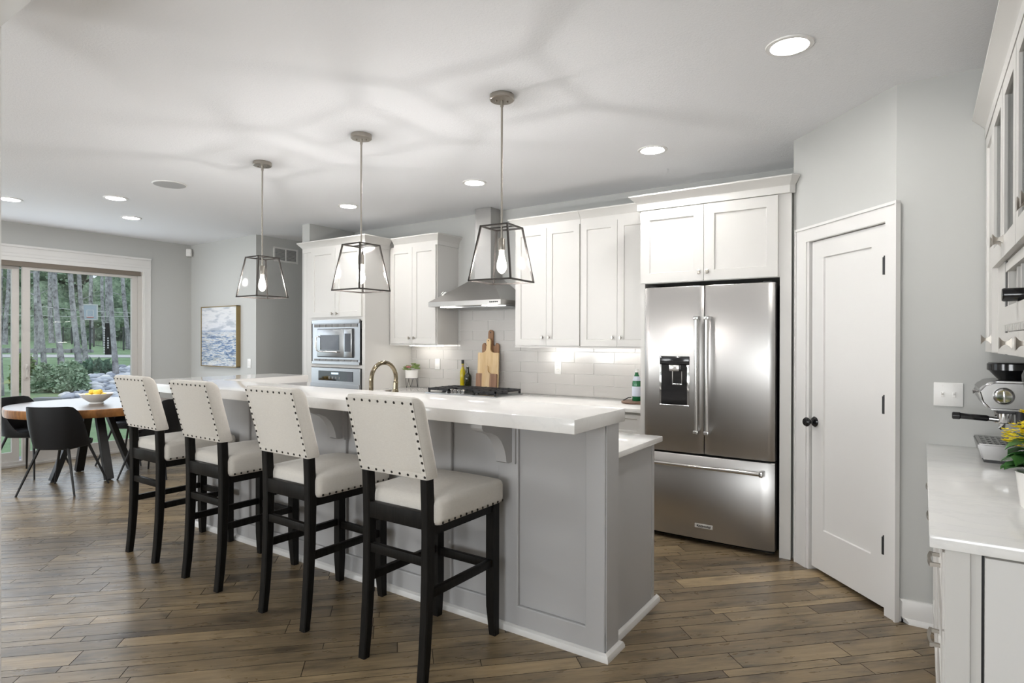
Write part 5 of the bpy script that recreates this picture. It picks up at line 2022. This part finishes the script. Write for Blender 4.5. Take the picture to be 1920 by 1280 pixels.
def tree(px_, py_, wpx, lean, label, branches=3):
    p = place(px_, py_)
    d = p.x * FW.x + p.y * FW.y
    r0t = wpx * d / 1127.3 / 2 * 0.66
    t_ = thing('birch_tree', label, 'tree', tuple(p), group='pale trunked trees in the garden')
    H_ = 15.0
    pts_, rs = [], []
    for i in range(15):
        t = i / 14
        pts_.append(tuple(p + RT * (lean * H_ * t * (1 - 0.3 * t) + 0.06 * math.sin(3 * t * PI + px_)) + Vector((0, 0, H_ * t - 0.1 * (i == 0)))))
        rs.append(r0t * (1.25 if i == 0 else 1.0) * (1 - 0.55 * t))
    MB().tube(pts_, rs, 14).build('trunk', M['bark'], t_, smooth=60)
    m_ = MB()
    for b_ in range(branches):
        k_ = rnd.uniform(0.2, 0.8)
        i = int(k_ * 14)
        a = rnd.choice((-1, 1))
        q = Vector(pts_[i])
        e_ = q + RT * a * rnd.uniform(0.8, 1.6) + FW * rnd.uniform(-0.6, 0.6) + Vector((0, 0, rnd.uniform(0.1, 0.8)))
        m_.tube([tuple(q), tuple((q + e_) / 2 + Vector((0, 0, 0.1))), tuple(e_)], [0.035, 0.02, 0.008], 6)
    m_.build('bare_branch', M['bark'], t_)


for px_, py_, w_, lean, label in (
        (-6, 742, 26, -0.05, 'thick tree trunk at the left picture edge beside the leafy shrub'),
        (2, 646, 11, 0.0, 'distant leftmost trunk behind the stone ledge at the picture edge'),
        (10, 646, 12, 0.05, 'distant trunk just right of the leftmost one, leaning apart from it'),
        (64, 684, 9, 0.02, 'slim trunk close behind the middle stile of the patio door'),
        (82, 682, 12, -0.10, 'leaning trunk second to the right of the patio door stile'),
        (72, 655, 9, -0.01, 'distant trunk crossing behind the leaning one by the door stile'),
        (97, 643, 13, -0.04, 'distant straight trunk standing at the back of the lawn'),
        (116, 694, 15, -0.075, 'stout trunk rising out of the pale shrub'),
        (147, 682, 15, -0.085, 'dark stout trunk left of the basketball backboard'),
        (159, 676, 12, -0.06, 'trunk touching the left edge of the basketball backboard'),
        (171, 643, 12, 0.0, 'distant trunk directly behind the basketball backboard'),
        (197, 648, 10, -0.055, 'distant trunk between the backboard and the striped post'),
        (203, 650, 8, -0.025, 'slim distant trunk behind the striped post'),
        (216, 706, 14, -0.045, 'near trunk standing in front of the striped post, by the stones'),
        (240, 655, 12, -0.075, 'rightmost trunk, leaning, close to the right door frame')):
    tree(px_, py_, w_, lean, label)

# shrubs: many small leaf blades on a mounded body


shrubs = []


def shrub(name, label, cat, c, rx, ry, rz, mt, n_, ls, rs):
    t_ = thing(name, label, cat, tuple(c))
    shrubs.append((c.x, c.y, max(rx, ry) * 1.1))
    rd = random.Random(rs)
    m_ = MB()
    m_.ball((c.x, c.y, c.z + rz * 0.35), (rx * 0.82, ry * 0.82, rz * 0.55), 16, 10)
    for i in range(n_):
        a, e_ = rd.uniform(0, 2 * PI), math.asin(rd.uniform(-0.1, 1))
        k_ = rd.uniform(0.75, 1.08)
        p = Vector((c.x + rx * k_ * math.cos(a) * math.cos(e_), c.y + ry * k_ * math.sin(a) * math.cos(e_), c.z + rz * (0.15 + 0.85 * k_ * max(0, math.sin(e_)))))
        d = Vector((rd.gauss(0, 1), rd.gauss(0, 1), rd.gauss(0.3, 0.8))).normalized()
        s_ = d.cross(Vector((rd.gauss(0, 1), rd.gauss(0, 1), rd.gauss(0, 1)))).normalized()
        L = ls * rd.uniform(0.6, 1.3)
        m_.bm.faces.new([m_.v(*q) for q in (p, p + d * L * 0.5 + s_ * L * 0.3, p + d * L, p + d * L * 0.5 - s_ * L * 0.3)])
    m_.build('foliage', M[mt], t_, smooth=0, recalc=False)
    return t_


c = place(102, 738)
shrub('garden_shrub', 'wide pale green shrub behind the patio door at the foot of the trunks', 'shrub', c + FW * 0.5, 0.42, 0.44, 0.78, 'shrub', 2600, 0.11, 1)
c = place(60, 738)
shrub('garden_shrub', 'pale green shrub cut by the middle stile of the patio door', 'shrub', c + FW * 0.4, 0.20, 0.24, 0.74, 'shrub', 1400, 0.11, 2)
c = place(22, 738)
shrub('garden_shrub', 'leafy mid green shrub at the far left behind the fixed pane', 'shrub', c + FW * 0.4, 0.17, 0.26, 0.98, 'bushl', 1200, 0.15, 3)
c = place(162, 704)
shrub('hosta_clump', 'dark broad-leaved clump growing above the river stones', 'plant', c + FW * 0.5, 0.58, 0.55, 0.40, 'hosta', 700, 0.28, 4)

# river stones: three shapes, shared by every stone
stones = []
for k_ in range(4):
    rd = random.Random(40 + k_)
    m_ = MB()
    bmesh.ops.create_icosphere(m_.bm, subdivisions=2, radius=1)
    for v in m_.bm.verts:
        v.co *= 1 + rd.uniform(-0.10, 0.10)
        v.co = Vector((v.co.x, v.co.y * 0.8, v.co.z * 0.5))
    o_ = m_.build('river_stone', M['stone'], None, smooth=60)
    stones.append(o_)
rd = random.Random(9)
cnt = 0
spots = []
for i in range(4000):
    if cnt >= 190:
        break
    py_ = 688 + 62 * rd.random() ** 0.8
    lo = 118 + max(0, (712 - py_)) * 3.6
    px_ = rd.uniform(lo, 262)
    p = place(px_, py_)
    r_s = rd.uniform(0.09, 0.22)
    if any((p.x - q[0]) ** 2 + (p.y - q[1]) ** 2 < (0.93 * (r_s + q[2])) ** 2 for q in spots):
        continue
    if any((p.x - q[0]) ** 2 + (p.y - q[1]) ** 2 < (q[2] + r_s) ** 2 for q in shrubs):
        continue
    spots.append((p.x, p.y, r_s))
    o_ = stones[cnt] if cnt < 4 else stones[cnt % 4].copy()
    if cnt >= 4:
        COL.objects.link(o_)
    o_.location = (p.x, p.y, p.z + r_s * 0.22)
    o_.scale = (r_s, r_s, r_s)
    o_.rotation_euler = (rd.uniform(-0.25, 0.25), rd.uniform(-0.25, 0.25), rd.uniform(0, 6))
    tag(o_, 'rounded grey river stone in the dry stream bed outside', 'stone', 'river stones in the dry stream bed')
    cnt += 1
# bed under the stones
m_ = MB()
V = [place(x, y) for x, y in ((108, 752), (150, 712), (205, 692), (262, 684), (290, 700), (290, 760), (180, 772))]
m_.bm.faces.new([m_.v(v.x, v.y, v.z + 0.012) for v in V])
struct(m_.build('stone_bed_ground', M['ledge'], smooth=0))
# natural stone ledge behind the path
x_ = -12
for i in range(11):
    px_ = -14 + i * 17
    p = place(px_ + 8, 661)
    d = p.x * FW.x + p.y * FW.y
    w_ = 17 * d / 1127.3
    m_ = MB(Matrix.Translation(p) @ Matrix(((RT.x, FW.x, 0, 0), (RT.y, FW.y, 0, 0), (0, 0, 1, 0), (0, 0, 0, 1))))
    h_ = 0.26 + 0.06 * math.sin(i * 2.3)
    m_.box(-w_ * 0.40, w_ * 0.40, -0.3, 0.3, -0.05, h_, 0.05, 2)
    for v in m_.bm.verts:
        v.co += Vector((rd.uniform(-0.02, 0.02), rd.uniform(-0.02, 0.02), rd.uniform(-0.03, 0.03)))
    o_ = m_.build('ledge_stone', M['ledge'], None, org=p)
    tag(o_, 'flat grey stone of the low ledge behind the garden path', 'stone', 'stones of the garden ledge')
# stone bench just outside
p = place(98, 757)
m_ = MB(Matrix.Translation(p) @ Matrix(((RT.x, FW.x, 0, 0), (RT.y, FW.y, 0, 0), (0, 0, 1, 0), (0, 0, 0, 1))))
sb = thing('garden_bench', 'low dark grey stone slab bench outside beyond the dining table', 'bench', tuple(p))
m_.box(-0.34, 0.34, -0.14, 0.14, 0.06, 0.15, 0.008)
m_.build('slab_top', M['slab'], sb, smooth=0)
for s_ in (-1, 1):
    m_ = MB(Matrix.Translation(p) @ Matrix(((RT.x, FW.x, 0, 0), (RT.y, FW.y, 0, 0), (0, 0, 1, 0), (0, 0, 0, 1))))
    m_.box(s_ * 0.2 - 0.06, s_ * 0.2 + 0.06, -0.10, 0.10, -0.03, 0.06)
    m_.build('support', M['slab'], sb, smooth=0)
# dark metal fence at the back
A, B = place(118, 643), place(268, 661)
fe = thing('garden_fence', 'dark metal garden fence crossing behind the trunks', 'fence', tuple(A))
n = 7
Hf = 1.75
P_ = []
for i in range(n):
    t = i / (n - 1)
    # evenly spaced in the ground, running diagonally towards the house
    q = A + (B - A) * t
    q.z = zg(q.x, q.y)
    P_.append(q)
    m_ = MB().box(q.x - 0.05, q.x + 0.05, q.y - 0.05, q.y + 0.05, q.z - 0.1, q.z + Hf + 0.08)
    m_.build('post', M['fence'], fe, smooth=0)
m_ = MB()
for a, b_ in zip(P_, P_[1:]):
    for h in (0.15, Hf - 0.1):
        m_.bar(a + Vector((0, 0, h)), b_ + Vector((0, 0, h)), 0.04, 0.05)
    k_ = int((b_ - a).length / 0.5)
    for j_ in range(1, k_):
        q = a + (b_ - a) * j_ / k_
        m_.box(q.x - 0.009, q.x + 0.009, q.y - 0.009, q.y + 0.009, q.z + 0.1, q.z + Hf)
m_.build('fence_panel', M['fence'], fe, smooth=0)
# basketball backboard on a pole


def frame_at(px_, py_, d):
    """point at depth d seen at a pixel, with axes right / away / up"""
    v = (f_ + r_ * ((px_ - 960) / 1127.3) + u_ * ((640 - py_) / 1127.3))
    q = Vector((0, 0, 1.425)) + v * (d / (v.x * FW.x + v.y * FW.y))
    nn = Vector((q.x, q.y, 0)).normalized()
    rr2 = Vector((nn.y, -nn.x, 0))
    return q, Matrix.Translation(q) @ Matrix(((rr2.x, nn.x, 0, 0), (rr2.y, nn.y, 0, 0), (0, 0, 1, 0), (0, 0, 0, 1)))


q, FM = frame_at(169, 585, 43)
sc_ = 43 / 1127.3 * math.sqrt(1 + ((169 - 960) / 1127.3) ** 2)
bk = thing('basketball_hoop', 'basketball backboard with white border on a pole among the trunks', 'basketball hoop', (q.x, q.y, zg(q.x, q.y)))
hw_, hh_ = 0.42, 0.53
MB(FM).box(-hw_, hw_, 0, 0.04, -hh_, hh_).build('backboard', M['board'], bk, smooth=0)
m_ = MB(FM)
for s_ in (-1, 1):
    m_.box(s_ * hw_ - 0.04, s_ * hw_ + 0.04, -0.015, 0.05, -hh_ - 0.04, hh_ + 0.04)
    m_.box(-hw_, hw_, -0.015, 0.05, s_ * hh_ - 0.04, s_ * hh_ + 0.04)
    m_.box(s_ * 0.19 - 0.022, s_ * 0.19 + 0.022, -0.012, 0, -0.32, 0.15)
    m_.box(-0.19, 0.19, -0.012, 0, -0.085 + s_ * 0.235 - 0.022, -0.085 + s_ * 0.235 + 0.022)
m_.build('border', M['line'], bk, smooth=0)
m_ = MB(FM)
m_.tube([(0.20 * math.cos(2 * PI * i / 20), -0.25 + 0.20 * math.sin(2 * PI * i / 20), -0.37) for i in range(21)], 0.022, 6)
m_.build('rim', M['rim'], bk)
m_ = MB(FM)
m_.box(-0.06, 0.06, 0.35, 0.47, zg(q.x, q.y) - q.z, 0.1)
m_.box(-0.05, 0.05, 0.04, 0.36, -0.1, 0.0)
m_.build('pole', M['fence'], bk, smooth=0)
# cords strung between the trunks
for y0_, y1_, dd, lab in ((574, 588, 45, 'upper white cord strung between the trunks at backboard height'), (591, 594, 46, 'lower thin white cord strung between the trunks')):
    a, _m = frame_at(70 if y0_ < 580 else 14, y0_ if y0_ < 580 else 590, dd)
    b_, _m = frame_at(252, y1_ - 1, dd)
    mid = (a + b_) / 2 - Vector((0, 0, 0.08))
    o_ = MB().tube([tuple(a), tuple(mid), tuple(b_)], 0.022, 6).build('clothesline', M['line'], None, org=a)
    tag(o_, lab, 'cord')
# dark post with white marks
p = place(203, 665)
d = p.x * FW.x + p.y * FW.y
tp = thing('striped_post', 'dark wooden post with rows of small white marks on the lawn', 'post', tuple(p))
TM = Matrix.Translation(p) @ Matrix(((RT.x, FW.x, 0, 0), (RT.y, FW.y, 0, 0), (0, 0, 1, 0), (0, 0, 0, 1)))
MB(TM).box(-0.15, 0.15, -0.12, 0.12, -0.1, 2.05, 0.02).build('shaft', M['blackwood'], tp)
m_ = MB(TM)
for i in range(10):
    m_.box(-0.215, -0.13, -0.14, -0.06, 0.12 + i * 0.155, 0.21 + i * 0.155)
for i in range(5):
    m_.box(0.03, 0.115, -0.14, -0.10, 0.42 + i * 0.15, 0.51 + i * 0.15)
m_.lathe([(0.001, -0.15), (0.07, -0.15), (0.07, -0.11), (0.001, -0.11)], (-0.17, 0, 1.72), 12, 'y')
m_.build('white_marks', M['line'], tp, smooth=0)

# woodland closing the view
m_ = MB()
rd = random.Random(77)
for i in range(520):
    s_ = rd.uniform(-110, -12)
    d = rd.uniform(78, 100)
    p = FW * d + RT * s_
    p.z = zg(p.x, p.y)
    h = rd.uniform(0, 20) if d > 84 else rd.uniform(-1, 3.5)
    r_b = rd.uniform(2.0, 4.6) if d > 84 else rd.uniform(1.4, 2.8)
    c = Vector((p.x, p.y, p.z + h))
    bm0 = len(m_.bm.verts)
    m_.ball(tuple(c), (r_b, r_b, r_b * 0.85), 12, 8)
m_.bm.verts.ensure_lookup_table()
for v in m_.bm.verts:
    v.co += Vector((rd.gauss(0, 0.28), rd.gauss(0, 0.28), rd.gauss(0, 0.28)))
# loose leaves breaking up the outlines
for i in range(9000):
    s_ = rd.uniform(-100, -14)
    d = rd.uniform(72, 80)
    p = FW * d + RT * s_
    c = Vector((p.x, p.y, zg(p.x, p.y) + rd.uniform(0, 1) ** 1.2 * 20))
    L = rd.uniform(0.25, 0.6)
    d1_ = Vector((rd.gauss(0, 1), rd.gauss(0, 1), rd.gauss(0, 1))).normalized()
    s2 = d1_.cross(Vector((rd.gauss(0, 1), rd.gauss(0, 1), rd.gauss(0, 1)))).normalized()
    m_.bm.faces.new([m_.v(*q_) for q_ in (c, c + d1_ * L * 0.5 + s2 * L * 0.3, c + d1_ * L, c + d1_ * L * 0.5 - s2 * L * 0.3)])
tl = m_.build('woodland_foliage', M['treeline'], None, smooth=60, recalc=False)
tag(tl, 'dense green woodland foliage behind the fence and trunks', 'foliage', kind='stuff')
